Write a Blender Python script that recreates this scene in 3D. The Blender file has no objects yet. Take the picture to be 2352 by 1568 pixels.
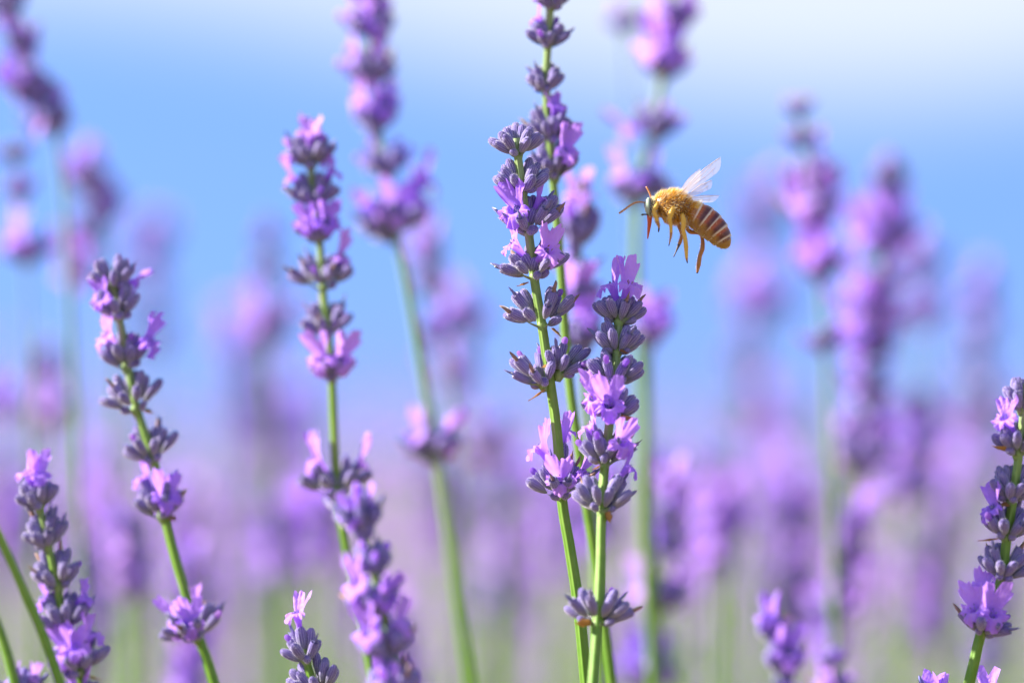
import bpy, math, random
import numpy as np
from mathutils import Vector, Matrix, Quaternion

# ------------------------------------------------------------------ camera, sky, sun, exposure
sc = bpy.context.scene
COL = sc.collection
PW, PH = 2352.0, 1568.0            # the photograph's own coordinates used below
LENS, SENSOR = 200.0, 36.0
F0 = 0.706                          # focus distance, metres (the bee and the two middle stems)
K = SENSOR / LENS / PW
CAM = Vector((0.0, 0.0, 0.62))
PITCH = math.radians(1.05)
cam_data = bpy.data.cameras.new('camera')
cam = bpy.data.objects.new('camera', cam_data)
COL.objects.link(cam)
cam.location = CAM
cam.rotation_euler = (math.radians(90) + PITCH, 0, 0)
cam_data.lens = LENS
cam_data.sensor_width = SENSOR
cam_data.clip_start = 0.05
cam_data.clip_end = 6000
cam_data.dof.use_dof = True
cam_data.dof.focus_distance = F0
cam_data.dof.aperture_fstop = 9.5
cam_data.dof.aperture_blades = 0
sc.camera = cam

SUN_DIR = Vector((-0.84, 0.06, 0.52)).normalized()     # towards the sun
sun_el = math.asin(SUN_DIR.z)
sun_az = math.atan2(SUN_DIR.x, SUN_DIR.y)

world = bpy.data.worlds.new('World')
sc.world = world
world.use_nodes = True
wt = world.node_tree
wt.nodes.clear()
def wn(kind, **kw):
    n = wt.nodes.new(kind)
    for k, v in kw.items():
        setattr(n, k, v)
    return n
def wl(a, b):
    wt.links.new(a, b)
def wmath(op, a, b=None, c=None, clamp=False):
    n = wn('ShaderNodeMath', operation=op)
    n.use_clamp = clamp
    for i, v in enumerate((a, b, c)):
        if v is None:
            continue
        if isinstance(v, (int, float)):
            n.inputs[i].default_value = v
        else:
            wl(v, n.inputs[i])
    return n.outputs[0]
tc = wn('ShaderNodeTexCoord')
sep = wn('ShaderNodeSeparateXYZ')
wl(tc.outputs['Generated'], sep.inputs[0])
# clear deep blue summer sky; low directions are read a little higher up, where the air is blue and not dusty
lift = wmath('MULTIPLY_ADD', wmath('ABSOLUTE', sep.outputs['Z']), 0.62, 0.38)
comb = wn('ShaderNodeCombineXYZ')
wl(sep.outputs['X'], comb.inputs['X']); wl(sep.outputs['Y'], comb.inputs['Y']); wl(lift, comb.inputs['Z'])
nrm = wn('ShaderNodeVectorMath', operation='NORMALIZE')
wl(comb.outputs[0], nrm.inputs[0])
sky = wn('ShaderNodeTexSky', sky_type='NISHITA')
sky.sun_disc = False
sky.sun_elevation = sun_el
sky.sun_rotation = sun_az
sky.air_density = 1.0
sky.dust_density = 0.0
sky.ozone_density = 3.0
wl(nrm.outputs[0], sky.inputs[0])
# bank of soft white cloud above a low, gently wavy edge, breaking up higher in the sky
wave = wmath('SINE', wmath('MULTIPLY_ADD', sep.outputs['X'], 20.0, 0.4))
edge = wmath('MULTIPLY_ADD', wave, -0.0095, 0.0680)
up = wmath('SUBTRACT', sep.outputs['Z'], edge)
bank = wn('ShaderNodeMapRange', interpolation_type='SMOOTHSTEP')
wl(up, bank.inputs['Value'])
bank.inputs['From Min'].default_value = -0.007
bank.inputs['From Max'].default_value = 0.014
noise = wn('ShaderNodeTexNoise')
noise.inputs['Scale'].default_value = 2.3
noise.inputs['Detail'].default_value = 5
wl(tc.outputs['Generated'], noise.inputs['Vector'])
brk = wn('ShaderNodeMapRange', interpolation_type='SMOOTHSTEP')
wl(noise.outputs['Fac'], brk.inputs['Value'])
brk.inputs['From Min'].default_value = 0.42
brk.inputs['From Max'].default_value = 0.62
hi = wn('ShaderNodeMapRange', interpolation_type='SMOOTHSTEP')
wl(sep.outputs['Z'], hi.inputs['Value'])
hi.inputs['From Min'].default_value = 0.08
hi.inputs['From Max'].default_value = 0.35
cover = wn('ShaderNodeMix')
wl(hi.outputs[0], cover.inputs[0])
cover.inputs[2].default_value = 0.90
wl(brk.outputs[0], cover.inputs[3])
mask = wmath('MULTIPLY', bank.outputs[0], cover.outputs[0], clamp=True)
tint = wn('ShaderNodeMix', data_type='RGBA', blend_type='MULTIPLY')
tint.inputs[0].default_value = 1.0
wl(sky.outputs[0], tint.inputs[6])
SKY_TINT = (0.85, 0.93, 1.22, 1)
tint.inputs[7].default_value = SKY_TINT
mixc = wn('ShaderNodeMix', data_type='RGBA')
wl(mask, mixc.inputs[0])
wl(tint.outputs[2], mixc.inputs[6])
CLOUD = (3.45, 3.7, 4.1, 1)
mixc.inputs[7].default_value = CLOUD
haze = wn('ShaderNodeMapRange', interpolation_type='SMOOTHSTEP')     # pale air along the whole horizon
wl(sep.outputs['Z'], haze.inputs['Value'])
for k_, v_ in (('From Min', -0.01), ('From Max', 0.030), ('To Min', 0.62), ('To Max', 0.0)):
    haze.inputs[k_].default_value = v_
mixh = wn('ShaderNodeMix', data_type='RGBA')
wl(haze.outputs[0], mixh.inputs[0])
wl(mixc.outputs[2], mixh.inputs[6])
mixh.inputs[7].default_value = (1.75, 1.72, 3.3, 1)
bg = wn('ShaderNodeBackground')
bg.inputs['Strength'].default_value = 0.081
wl(mixh.outputs[2], bg.inputs['Color'])
wo = wn('ShaderNodeOutputWorld')
wl(bg.outputs[0], wo.inputs['Surface'])

sd = bpy.data.lights.new('sun', 'SUN')
sd.energy = 5.0
sd.angle = math.radians(0.53)
sd.color = (1.0, 0.92, 0.80)
sun = bpy.data.objects.new('sun', sd)
sun.rotation_mode = 'QUATERNION'
sun.rotation_quaternion = SUN_DIR.to_track_quat('Z', 'Y')
sun.location = (-3, 1, 3)
COL.objects.link(sun)

sc.view_settings.view_transform = 'Standard'
sc.view_settings.look = 'None'
sc.view_settings.exposure = 1.7
sc.view_settings.gamma = 1.0
sc.view_settings.use_curve_mapping = False
sc.render.engine = 'CYCLES'
sc.cycles.use_denoising = True
sc.cycles.max_bounces = 8
sc.cycles.transparent_max_bounces = 16
sc.cycles.caustics_reflective = False
sc.cycles.caustics_refractive = False

# ------------------------------------------------------------------ helpers
RNG = random.Random(7)
FWD = Vector((0, math.cos(PITCH), math.sin(PITCH)))
UPV = Vector((0, -math.sin(PITCH), math.cos(PITCH)))
RIGHT = Vector((1, 0, 0))
MM = 0.001

def at(x, y, dy=0.0):
    """point of the world seen at (x, y) of the photograph, dy metres beyond the focus distance"""
    d = F0 + dy
    return CAM + RIGHT * ((x - PW / 2) * K * d) + UPV * ((PH / 2 - y) * K * d) + FWD * d

class MB:
    """collects vertices, faces, material slots and a per-vertex number 't' for ONE mesh"""
    def __init__(s):
        s.v = []; s.f = []; s.m = []; s.t = []; s.rib = {}
    def add(s, verts, faces, mat=0, t=0.0):
        o = len(s.v)
        s.v += [tuple(p) for p in verts]
        s.f += [tuple(i + o for i in f) for f in faces]
        s.m += [mat] * len(faces)
        s.t += list(t) if hasattr(t, '__len__') else [t] * len(verts)
    def join(s, other, mat4=None):
        o = len(s.v)
        s.v += [tuple(mat4 @ Vector(p)) for p in other.v] if mat4 is not None else other.v
        s.f += [tuple(i + o for i in f) for f in other.f]
        s.m += other.m; s.t += other.t
    def mesh(s, name, mats, smooth=True):
        me = bpy.data.meshes.new(name)
        me.from_pydata(s.v, [], s.f)
        for m in mats:
            me.materials.append(m)
        me.polygons.foreach_set('material_index', s.m)
        me.polygons.foreach_set('use_smooth', [smooth] * len(s.f))
        a = me.attributes.new('t', 'FLOAT', 'POINT')
        a.data.foreach_set('value', s.t)
        if s.rib:
            b = me.attributes.new('rib', 'FLOAT', 'POINT')
            b.data.foreach_set('value', [s.rib.get(i, 0.45) for i in range(len(s.v))])
        me.update()
        return me

def rings_to_faces(nr, seg, cap0=True, cap1=True, closed=True):
    f = []
    for i in range(nr - 1):
        for j in range(seg if closed else seg - 1):
            k = (j + 1) % seg
            f.append((i * seg + j, i * seg + k, (i + 1) * seg + k, (i + 1) * seg + j))
    if cap0:
        f.append(tuple(range(seg))[::-1])
    if cap1:
        f.append(tuple((nr - 1) * seg + j for j in range(seg)))
    return f

def frames(pts):
    n = len(pts)
    tang = []
    for i in range(n):
        a = pts[max(0, i - 1)]; b = pts[min(n - 1, i + 1)]
        tang.append((b - a).normalized())
    ref = Vector((0, -1, 0))
    if abs(tang[0].dot(ref)) > 0.9:
        ref = Vector((1, 0, 0))
    u = (ref - tang[0] * ref.dot(tang[0])).normalized()
    out = []
    for t in tang:
        u = (u - t * u.dot(t)).normalized()
        out.append((t, u, t.cross(u)))
    return out

def tube(mb, pts, rad, seg=8, mat=0, t=None, prof=None, twist=0.0):
    fr = frames(pts)
    vs = []; ts = []
    n = len(pts)
    for i, p in enumerate(pts):
        _, u, w = fr[i]
        r = rad[i] if hasattr(rad, '__len__') else rad
        for j in range(seg):
            a = 2 * math.pi * j / seg + twist * i / n
            k = prof(a) if prof else 1.0
            vs.append(p + (u * math.cos(a) + w * math.sin(a)) * (r * k))
            ts.append(t[i] if t is not None else i / (n - 1))
    mb.add(vs, rings_to_faces(n, seg), mat, ts)

def spline(pts, step):
    """smooth curve through the points (Catmull-Rom), resampled at about the given step"""
    P = [pts[0] * 2 - pts[1]] + list(pts) + [pts[-1] * 2 - pts[-2]]
    out = []
    for i in range(1, len(P) - 2):
        p0, p1, p2, p3 = P[i - 1:i + 3]
        n = max(2, int((p2 - p1).length / step))
        for k in range(n):
            s = k / n
            out.append(0.5 * ((2 * p1) + (p2 - p0) * s + (2 * p0 - 5 * p1 + 4 * p2 - p3) * s * s + (3 * p1 - p0 - 3 * p2 + p3) * s ** 3))
    out.append(pts[-1])
    return out

def link(name, mesh, parent=None, loc=None, quat=None, scale=None):
    o = bpy.data.objects.new(name, mesh)
    COL.objects.link(o)
    if parent is not None:
        o.parent = parent
    if loc is not None:
        o.location = loc
    if quat is not None:
        o.rotation_mode = 'QUATERNION'
        o.rotation_quaternion = quat
    if scale is not None:
        o.scale = scale
    return o

def thing(name, label, cat, loc, group=None):
    o = link(name, None, None, loc)
    o.empty_display_size = 0.01
    o['label'] = label; o['category'] = cat
    if group:
        o['group'] = group
    return o

# ------------------------------------------------------------------ materials
def new_mat(name):
    m = bpy.data.materials.new(name)
    m.use_nodes = True
    nt = m.node_tree
    nt.nodes.clear()
    return m, nt

def nmix(nt, fac, a, b, blend='MIX'):
    n = nt.nodes.new('ShaderNodeMix'); n.data_type = 'RGBA'; n.blend_type = blend
    for i, v in ((0, fac), (6, a), (7, b)):
        if isinstance(v, (int, float)):
            n.inputs[i].default_value = v
        elif isinstance(v, tuple):
            n.inputs[i].default_value = (*v, 1)
        else:
            nt.links.new(v, n.inputs[i])
    return n.outputs[2]

def attr_t(nt):
    n = nt.nodes.new('ShaderNodeAttribute'); n.attribute_name = 't'
    return n.outputs['Fac']

def rand_obj(nt):
    return nt.nodes.new('ShaderNodeObjectInfo').outputs['Random']

def noise_fac(nt, scale, detail=3.0, coord='Object'):
    t = nt.nodes.new('ShaderNodeTexCoord')
    n = nt.nodes.new('ShaderNodeTexNoise')
    n.inputs['Scale'].default_value = scale
    n.inputs['Detail'].default_value = detail
    nt.links.new(t.outputs[coord], n.inputs['Vector'])
    return n.outputs['Fac']

def mrange(nt, v, a, b, c=0.0, d=1.0):
    n = nt.nodes.new('ShaderNodeMapRange')
    nt.links.new(v, n.inputs['Value'])
    for k, x in (('From Min', a), ('From Max', b), ('To Min', c), ('To Max', d)):
        n.inputs[k].default_value = x
    return n.outputs[0]

def ramp(nt, v, stops):
    n = nt.nodes.new('ShaderNodeValToRGB')
    nt.links.new(v, n.inputs[0])
    e = n.color_ramp.elements
    while len(e) < len(stops):
        e.new(0.5)
    for i, (p, c) in enumerate(stops):
        e[i].position = p; e[i].color = (*c, 1)
    return n.outputs[0]

def bump(nt, h, strength, dist):
    b = nt.nodes.new('ShaderNodeBump')
    b.inputs['Strength'].default_value = strength
    b.inputs['Distance'].default_value = dist
    nt.links.new(h, b.inputs['Height'])
    return b.outputs[0]

def finish(nt, color, rough=0.6, spec=0.4, sheen=0.0, sheen_tint=(1, 1, 1), sheen_rough=0.3, transl=0.0, tcolor=None, normal=None):
    p = nt.nodes.new('ShaderNodeBsdfPrincipled')
    if isinstance(color, tuple):
        p.inputs['Base Color'].default_value = (*color, 1)
    else:
        nt.links.new(color, p.inputs['Base Color'])
    p.inputs['Roughness'].default_value = rough
    p.inputs['Specular IOR Level'].default_value = spec
    p.inputs['Sheen Weight'].default_value = sheen
    p.inputs['Sheen Tint'].default_value = (*sheen_tint, 1)
    p.inputs['Sheen Roughness'].default_value = sheen_rough
    if normal is not None:
        nt.links.new(normal, p.inputs['Normal'])
    out = nt.nodes.new('ShaderNodeOutputMaterial')
    if transl > 0:
        tr = nt.nodes.new('ShaderNodeBsdfTranslucent')
        c = tcolor if tcolor is not None else color
        if isinstance(c, tuple):
            tr.inputs[0].default_value = (*c, 1)
        else:
            nt.links.new(c, tr.inputs[0])
        mx = nt.nodes.new('ShaderNodeMixShader')
        mx.inputs[0].default_value = transl
        nt.links.new(p.outputs[0], mx.inputs[1]); nt.links.new(tr.outputs[0], mx.inputs[2])
        nt.links.new(mx.outputs[0], out.inputs[0])
    else:
        nt.links.new(p.outputs[0], out.inputs[0])

def mat_calyx():
    m, nt = new_mat('woolly_calyx')
    t = attr_t(nt); r = rand_obj(nt)
    tip = nmix(nt, r, (0.145, 0.122, 0.40), (0.245, 0.215, 0.50))
    base = nmix(nt, r, (0.20, 0.28, 0.14), (0.28, 0.31, 0.24))
    c = nmix(nt, mrange(nt, t, 0.10, 0.66), base, tip)
    n = noise_fac(nt, 2600)
    ra = nt.nodes.new('ShaderNodeAttribute'); ra.attribute_name = 'rib'
    c = nmix(nt, mrange(nt, ra.outputs['Fac'], -0.9, 0.8, 0.85, 0.0), c, (0.10, 0.055, 0.23))     # violet furrows
    c = nmix(nt, mrange(nt, ra.outputs['Fac'], 0.4, 1.0, 0.0, 0.7), c, (0.53, 0.48, 0.70))           # pale woolly ribs
    c = nmix(nt, mrange(nt, n, 0.45, 0.75, 0.0, 0.4), c, (0.42, 0.37, 0.54))
    finish(nt, c, 0.75, 0.25, 0.8, (1.0, 0.96, 1.0), 0.25, normal=bump(nt, n, 0.5, 0.00012))
    return m

def mat_petal():
    m, nt = new_mat('violet_petal')
    t = attr_t(nt); r = rand_obj(nt)
    a = nmix(nt, r, (0.38, 0.165, 0.97), (0.68, 0.34, 0.97))
    c = nmix(nt, mrange(nt, t, 0.25, 0.75), (0.34, 0.13, 0.80), a)
    n = noise_fac(nt, 1400)
    c = nmix(nt, mrange(nt, n, 0.4, 0.7, 0.0, 0.4), c, (0.70, 0.42, 0.98))
    finish(nt, c, 0.55, 0.3, 0.15, (1, 0.9, 1), 0.4, transl=0.45, tcolor=nmix(nt, 0.5, c, (0.68, 0.36, 0.99)), normal=bump(nt, n, 0.9, 0.0003))
    return m

def mat_stem():
    m, nt = new_mat('green_stem')
    t = attr_t(nt)
    c = ramp(nt, t, [(0.0, (0.095, 0.225, 0.016)), (0.55, (0.145, 0.27, 0.035)), (1.0, (0.225, 0.31, 0.13))])
    n = noise_fac(nt, 700)
    c = nmix(nt, mrange(nt, n, 0.4, 0.7, 0, 0.25), c, (0.26, 0.36, 0.08))
    finish(nt, c, 0.5, 0.35, 0.12, (1, 1, 0.8), 0.3, normal=bump(nt, n, 0.2, 0.0001))
    return m

def mat_dry():
    m, nt = new_mat('dry_papery_bract')
    n = noise_fac(nt, 900)
    c = nmix(nt, n, (0.36, 0.17, 0.04), (0.55, 0.33, 0.13))
    finish(nt, c, 0.7, 0.25, 0.1, transl=0.3)
    return m

def mat_leafy():
    m, nt = new_mat('green_bract')
    n = noise_fac(nt, 600)
    c = nmix(nt, n, (0.17, 0.27, 0.10), (0.28, 0.33, 0.22))
    finish(nt, c, 0.7, 0.25, 0.4, transl=0.15)
    return m

def mat_wither():
    m, nt = new_mat('withered_corolla')
    r = rand_obj(nt)
    n = noise_fac(nt, 1500)
    a = nmix(nt, mrange(nt, r, 0.55, 0.65), (0.14, 0.14, 0.42), (0.30, 0.15, 0.06))
    c = nmix(nt, mrange(nt, n, 0.4, 0.75), a, (0.36, 0.32, 0.42))
    finish(nt, c, 0.8, 0.2, 0.3, transl=0.15)
    return m

def mat_plain(name, c1, c2, scale, rough=0.8, transl=0.0, sheen=0.0):
    m, nt = new_mat(name)
    n = noise_fac(nt, scale, 5)
    finish(nt, nmix(nt, mrange(nt, n, 0.3, 0.7), c1, c2), rough, 0.25, sheen, transl=transl)
    return m

M_FUZZ = mat_plain('calyx_wool', (0.62, 0.58, 0.66), (0.80, 0.77, 0.82), 500, 0.7, 0.45)
M_CALYX, M_PETAL, M_STEM, M_DRY, M_LEAFY, M_WITHER = mat_calyx(), mat_petal(), mat_stem(), mat_dry(), mat_leafy(), mat_wither()
MATS = [M_CALYX, M_PETAL, M_STEM, M_DRY, M_LEAFY, M_WITHER, M_FUZZ]
CALYX, PETAL, STEM, DRY, LEAFY, WITHER, FUZZ = range(7)
M_SOIL = mat_plain('dry_soil', (0.16, 0.11, 0.07), (0.27, 0.21, 0.13), 9)
M_LEAF = mat_plain('grey_green_leaf', (0.10, 0.16, 0.06), (0.20, 0.25, 0.13), 30, 0.7, 0.15)

# ------------------------------------------------------------------ the setting: ground
def ground():
    mb = MB()
    xs = [-4000, -400, -60, -12, -4, -1.5, 0, 1.5, 4, 12, 60, 400, 4000]
    ys = [-400, -40, -8, -2, 0, 1, 2, 4, 8, 20, 60, 300, 1200, 5000]
    r = random.Random(3)
    vs = [(x, y, (r.uniform(-0.02, 0.02) if abs(x) < 13 and abs(y) < 21 else 0.0)) for y in ys for x in xs]
    n = len(xs)
    fs = [(j * n + i, j * n + i + 1, (j + 1) * n + i + 1, (j + 1) * n + i) for j in range(len(ys) - 1) for i in range(n - 1)]
    mb.add(vs, fs)
    o = link('ground', mb.mesh('ground', [M_SOIL]))
    o['kind'] = 'structure'
ground()

# ------------------------------------------------------------------ pieces of a lavender spike (unit shapes, metres)
def calyx_mb(kind='bud', seg=39, rings=9, seed=0, bend=0.0):
    """length 1 along z, radius 1 in x and y: scaled per piece. Thirteen ribs, blunt toothed tip"""
    r = random.Random(seed)
    mb = MB()
    prof = [(0.0, 0.20), (0.10, 0.50), (0.24, 0.74), (0.42, 0.93), (0.60, 1.0), (0.76, 0.97), (0.88, 0.82), (0.96, 0.54), (1.0, 0.20)]
    if kind != 'bud':
        prof = [(0.0, 0.20), (0.10, 0.48), (0.24, 0.70), (0.42, 0.88), (0.60, 0.97), (0.78, 0.98), (0.92, 0.95), (1.0, 0.90), (0.93, 0.62)]
    if rings < 9:
        prof = [prof[i] for i in (0, 2, 4, 6, 8)]
    vs = []; ts = []
    ph = r.uniform(0, 6)
    for z, rad in prof:
        for j in range(seg):
            a = 2 * math.pi * j / seg
            rib = 1 + (0.09 * math.cos(13 * a) if seg >= 26 else 0) * min(1, z * 4) * (1 - 0.3 * z)
            if seg >= 26:
                mb.rib[len(vs)] = math.cos(13 * a) * min(1, z * 3) * (1 if z < 0.9 else 0.3)
            k = rad * rib * (1 + 0.05 * math.sin(2 * a + ph))
            zz = z
            if kind == 'bud' and z > 0.9:
                zz += 0.03 * math.cos(5 * a + ph)
            if kind != 'bud' and z >= 0.92 and rad > 0.8:
                zz += 0.05 * max(0, math.cos(5 * a + ph))
            vs.append((k * math.cos(a) + bend * z * z, k * math.sin(a), zz)); ts.append(z)
    mb.add(vs, rings_to_faces(len(prof), seg, True, True), CALYX, ts)
    if seg >= 26:               # short wool standing off the skin
        for q in range(170):
            i = r.randint(1, len(prof) - 3); j = r.randint(0, seg - 1)
            p = Vector(vs[i * seg + j]).lerp(Vector(vs[(i + 1) * seg + j]), r.random())
            a = math.atan2(p.y, p.x)
            d = Vector((math.cos(a), math.sin(a), r.uniform(-0.05, 0.2)))
            ln = r.uniform(0.16, 0.38)
            u = Vector((-math.sin(a), math.cos(a), 0)) * 0.030
            k = Vector((0, 0, r.uniform(-.04, .05)))
            mb.add([p - u, p + u, p + d * ln + k], [(0, 1, 2)], FUZZ, p.z)
    if kind == 'open':          # a shrivelled corolla stub sticking out of the mouth
        pts = [Vector((bend * 0.9, 0, 0.85)), Vector((bend + r.uniform(-.1, .1), r.uniform(-.1, .1), 1.04)), Vector((bend + r.uniform(-.3, .3), r.uniform(-.3, .3), 1.14)), Vector((bend + r.uniform(-.5, .5), r.uniform(-.4, .4), 1.22))]
        s = 10 if seg >= 26 else 5
        n0 = len(mb.v)
        tube(mb, pts, [0.45, 0.33, 0.26, 0.30], s, WITHER)
        for i in range(n0, len(mb.v)):
            x, y, z = mb.v[i]
            # the frame helper works in round space: crumple it
            mb.v[i] = (x + r.uniform(-.12, .12), y + r.uniform(-.12, .12), z + r.uniform(-.04, .04))
    if kind == 'knob':          # a corolla about to open: round violet knob
        pr = [(0.86, .5), (0.95, .52), (1.04, .56), (1.14, .66), (1.24, .62), (1.31, .42), (1.34, .12)]
        s = 14 if seg >= 26 else 6
        vs = []
        for z, rad in pr:
            for j in range(s):
                a = 2 * math.pi * j / s
                k = rad * (1 + 0.08 * math.cos(4 * a))
                vs.append((bend + k * math.cos(a), k * math.sin(a), z))
        mb.add(vs, rings_to_faces(len(pr), s, False, True), PETAL, 0.8)
    return mb

def corolla_mb(seg=96, seed=0, curl=1.0):
    """two-lipped flower, metres: tube from z = 0, mouth at 3.2 mm, limb about 4.4 mm across; +x is the upper lip"""
    r = random.Random(seed)
    mb = MB()
    prof = [(0.0, 0.36), (0.8, 0.42), (1.6, 0.52), (2.4, 0.68), (3.0, 0.86)]
    lobes = [(math.radians(33), 1.75, 1.0, 33), (math.radians(-33), 1.75, 1.0, 33), (math.radians(108), 1.15, -0.3, 34), (math.radians(-108), 1.15, -0.3, 34), (math.radians(180), 1.35, -0.55, 38)]
    ph = [r.uniform(0, 6.3) for _ in range(4)]
    jit = [r.uniform(0.82, 1.12) for _ in lobes]
    vs = []; ts = []
    for z, rad in prof:
        for j in range(seg):
            a = 2 * math.pi * j / seg
            vs.append((rad * math.cos(a), rad * math.sin(a), z)); ts.append(0.35 + 0.4 * z / 3)
    ns = 5 if seg >= 40 else 3
    for i in range(1, ns + 1):
        s = i / ns
        for j in range(seg):
            a = 2 * math.pi * j / seg
            best = None
            for (c, reach, lift_, half), q in zip(lobes, jit):
                d = abs((a - c + math.pi) % (2 * math.pi) - math.pi)
                w = max(0.0, 1 - (d / math.radians(half * 1.12)) ** 2) ** 0.6
                v = (w * reach * q, lift_)
                if best is None or v[0] > best[0]:
                    best = v
            w, lift_ = best
            reach = 0.12 + w
            ruff = 0.26 * math.sin(9 * a + ph[0]) + 0.24 * math.sin(16 * a + ph[1]) + 0.10 * math.sin(25 * a + ph[2])
            rr = 0.86 + s * reach * (1 + 0.05 * math.sin(17 * a + ph[3]) * s) + 0.12 * ruff * s
            zz = 3.0 + s * reach * (0.45 + lift_ * curl) - 0.42 * (s * reach) ** 2 * (0.3 if lift_ > 0 else 1.0) + s * s * ruff
            vs.append((rr * math.cos(a), rr * math.sin(a), zz)); ts.append(0.62 + 0.38 * s)
    vs = [(x * MM, y * MM, z * MM) for x, y, z in vs]
    mb.add(vs, rings_to_faces(len(prof) + ns, seg, False, False), PETAL, ts)
    if seg >= 40:               # dark anthers inside the throat
        for q in range(3):
            c = Vector((0.35 * math.cos(q * 2.1), 0.35 * math.sin(q * 2.1), 2.9)) * MM
            tube(mb, [c, c + Vector((0, 0, 0.25 * MM)), c + Vector((0, 0, 0.4 * MM))], [0.05 * MM, 0.08 * MM, 0.03 * MM], 5, WITHER)
    return mb

def bract_mb(seed=0, ragged=0.0, seg=6):
    """pointed, cupped papery leaf, length 1 along z, width 1"""
    r = random.Random(seed)
    mb = MB()
    vs = []; n = 8
    for side in (0, 1):
        for i in range(n):
            s = i / (n - 1)
            w = 0.5 * (math.sin(math.pi * min(1, s * 0.75 + 0.2)) ** 0.9) * (1 - s ** 3)
            for k in range(-2, 3):
                q = k / 2
                vs.append((w * q * (1 + ragged * r.uniform(-.3, .3)), 0.28 * w * q * q + 0.25 * s * s + (0.025 if side else 0) + ragged * r.uniform(-.03, .03), s))
    fs = []
    for side in (0, 1):
        o = side * n * 5
        for i in range(n - 1):
            for k in range(4):
                q = (o + i * 5 + k, o + i * 5 + k + 1, o + (i + 1) * 5 + k + 1, o + (i + 1) * 5 + k)
                fs.append(q if side else q[::-1])
    mb.add(vs, fs, DRY if ragged else LEAFY, 0.5)
    return mb

CALYX_SETS = {
    'bud': [calyx_mb('bud', seed=i, bend=b).mesh('calyx', MATS) for i, b in enumerate((0.0, 0.12, -0.10))],
    'open': [calyx_mb('open', seed=10 + i, bend=b).mesh('calyx', MATS) for i, b in enumerate((0.0, 0.1, -0.1, 0.05))],
    'knob': [calyx_mb('knob', seed=20 + i, bend=b).mesh('calyx', MATS) for i, b in enumerate((0.0, 0.1))],
}
COROLLAS = [corolla_mb(96, i, c).mesh('corolla', MATS) for i, c in enumerate((1.0, 0.7, 1.25, 0.9))]
COROLLAS_SOFT = [corolla_mb(20, 10 + i, c).mesh('corolla', MATS) for i, c in enumerate((1.0, 0.7, 1.2))]
DRY_BRACTS = [bract_mb(i, 1.0).mesh('bract', MATS) for i in range(3)]
GREEN_BRACTS = [bract_mb(5 + i, 0.0).mesh('bract', MATS) for i in range(2)]

def node_mb(r=0.55):
    mb = MB()
    vs = []
    pr = [(-1.0, 0.6), (-0.5, 0.95), (0.1, 1.25), (0.6, 1.1), (1.1, 0.7)]
    for z, k in pr:
        for j in range(10):
            a = 2 * math.pi * j / 10
            vs.append((k * r * MM * math.cos(a), k * r * MM * math.sin(a), z * MM * 0.8))
    mb.add(vs, rings_to_faces(len(pr), 10), STEM, 0.8)
    return mb
NODE = node_mb().mesh('whorl', MATS)

def bud_layout(r, hw, h, lean=0.0, sparse=1.0, gap=True):
    """tips and attachment points of the calyces of one whorl, in the whorl's frame (metres; hw, h in metres; -y faces the camera side)"""
    out = []
    ring = []
    n0 = max(4, int(round((9 if gap else 7) * sparse)))
    for i in range(n0):
        ring.append((2 * math.pi * (i + 0.3 + r.uniform(-.2, .2)) / n0, 1.0, r.uniform(0.46, 0.62), 0.1, 1.0))
    side = [0.15, math.pi - 0.2, 0.9, math.pi - 0.9, math.pi + 0.65, -0.7, 1.6] if gap else [i * math.pi * 2 / 5 for i in range(5)]
    for a in side[:max(3, int(round(len(side) * sparse)))]:
        ring.append((a + r.uniform(-.22, .22), r.uniform(0.60, 0.76), r.uniform(0.78, 0.92), 0.8, 1.0))
    for a in ([0.5, math.pi - 0.4, 1.7] if gap else [0.4, 3.6])[:max(1, int(round((3 if gap else 2) * sparse)))]:
        ring.append((a + r.uniform(-.3, .3), r.uniform(0.34, 0.48), 1.0, 1.3, 1.05))
    for i in range(int(round(2.4 * sparse))):      # small young buds low down
        ring.append((-math.pi / 2 + r.uniform(-1.5, 1.5), r.uniform(0.42, 0.62), 0.12, -0.2, 0.62))
    for a, rho, zf, lift_, sz in ring:
        rho *= r.uniform(0.90, 1.06)
        tip = Vector((hw * rho * math.cos(a) + lean * zf * h, hw * rho * math.sin(a), h * zf * r.uniform(0.88, 1.08) + 0.2 * MM))
        base = Vector((0.45 * MM * math.cos(a), 0.45 * MM * math.sin(a), lift_ * MM * 0.8))
        out.append((tip, base, sz))
    return out

def q_to(d, twist=0.0):
    return d.to_track_quat('Z', 'Y') @ Quaternion((0, 0, 1), twist)

def flower_matrix(v, base, size, upw):
    """place a corolla so that its face centre lies at v, pointing outward from base"""
    s = size / 0.0044
    d = (v - base)
    d.normalize()
    z = (d + Vector((0, 0, -0.18))).normalized()
    x = upw - z * upw.dot(z)
    if x.length < 0.05:
        x = Vector((0, 1, 0)) - z * z.y
    x.normalize()
    y = z.cross(x)
    rot = Matrix((x, y, z)).transposed()
    loc = v - z * (0.0031 * s)
    return loc, rot.to_quaternion(), s

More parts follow.
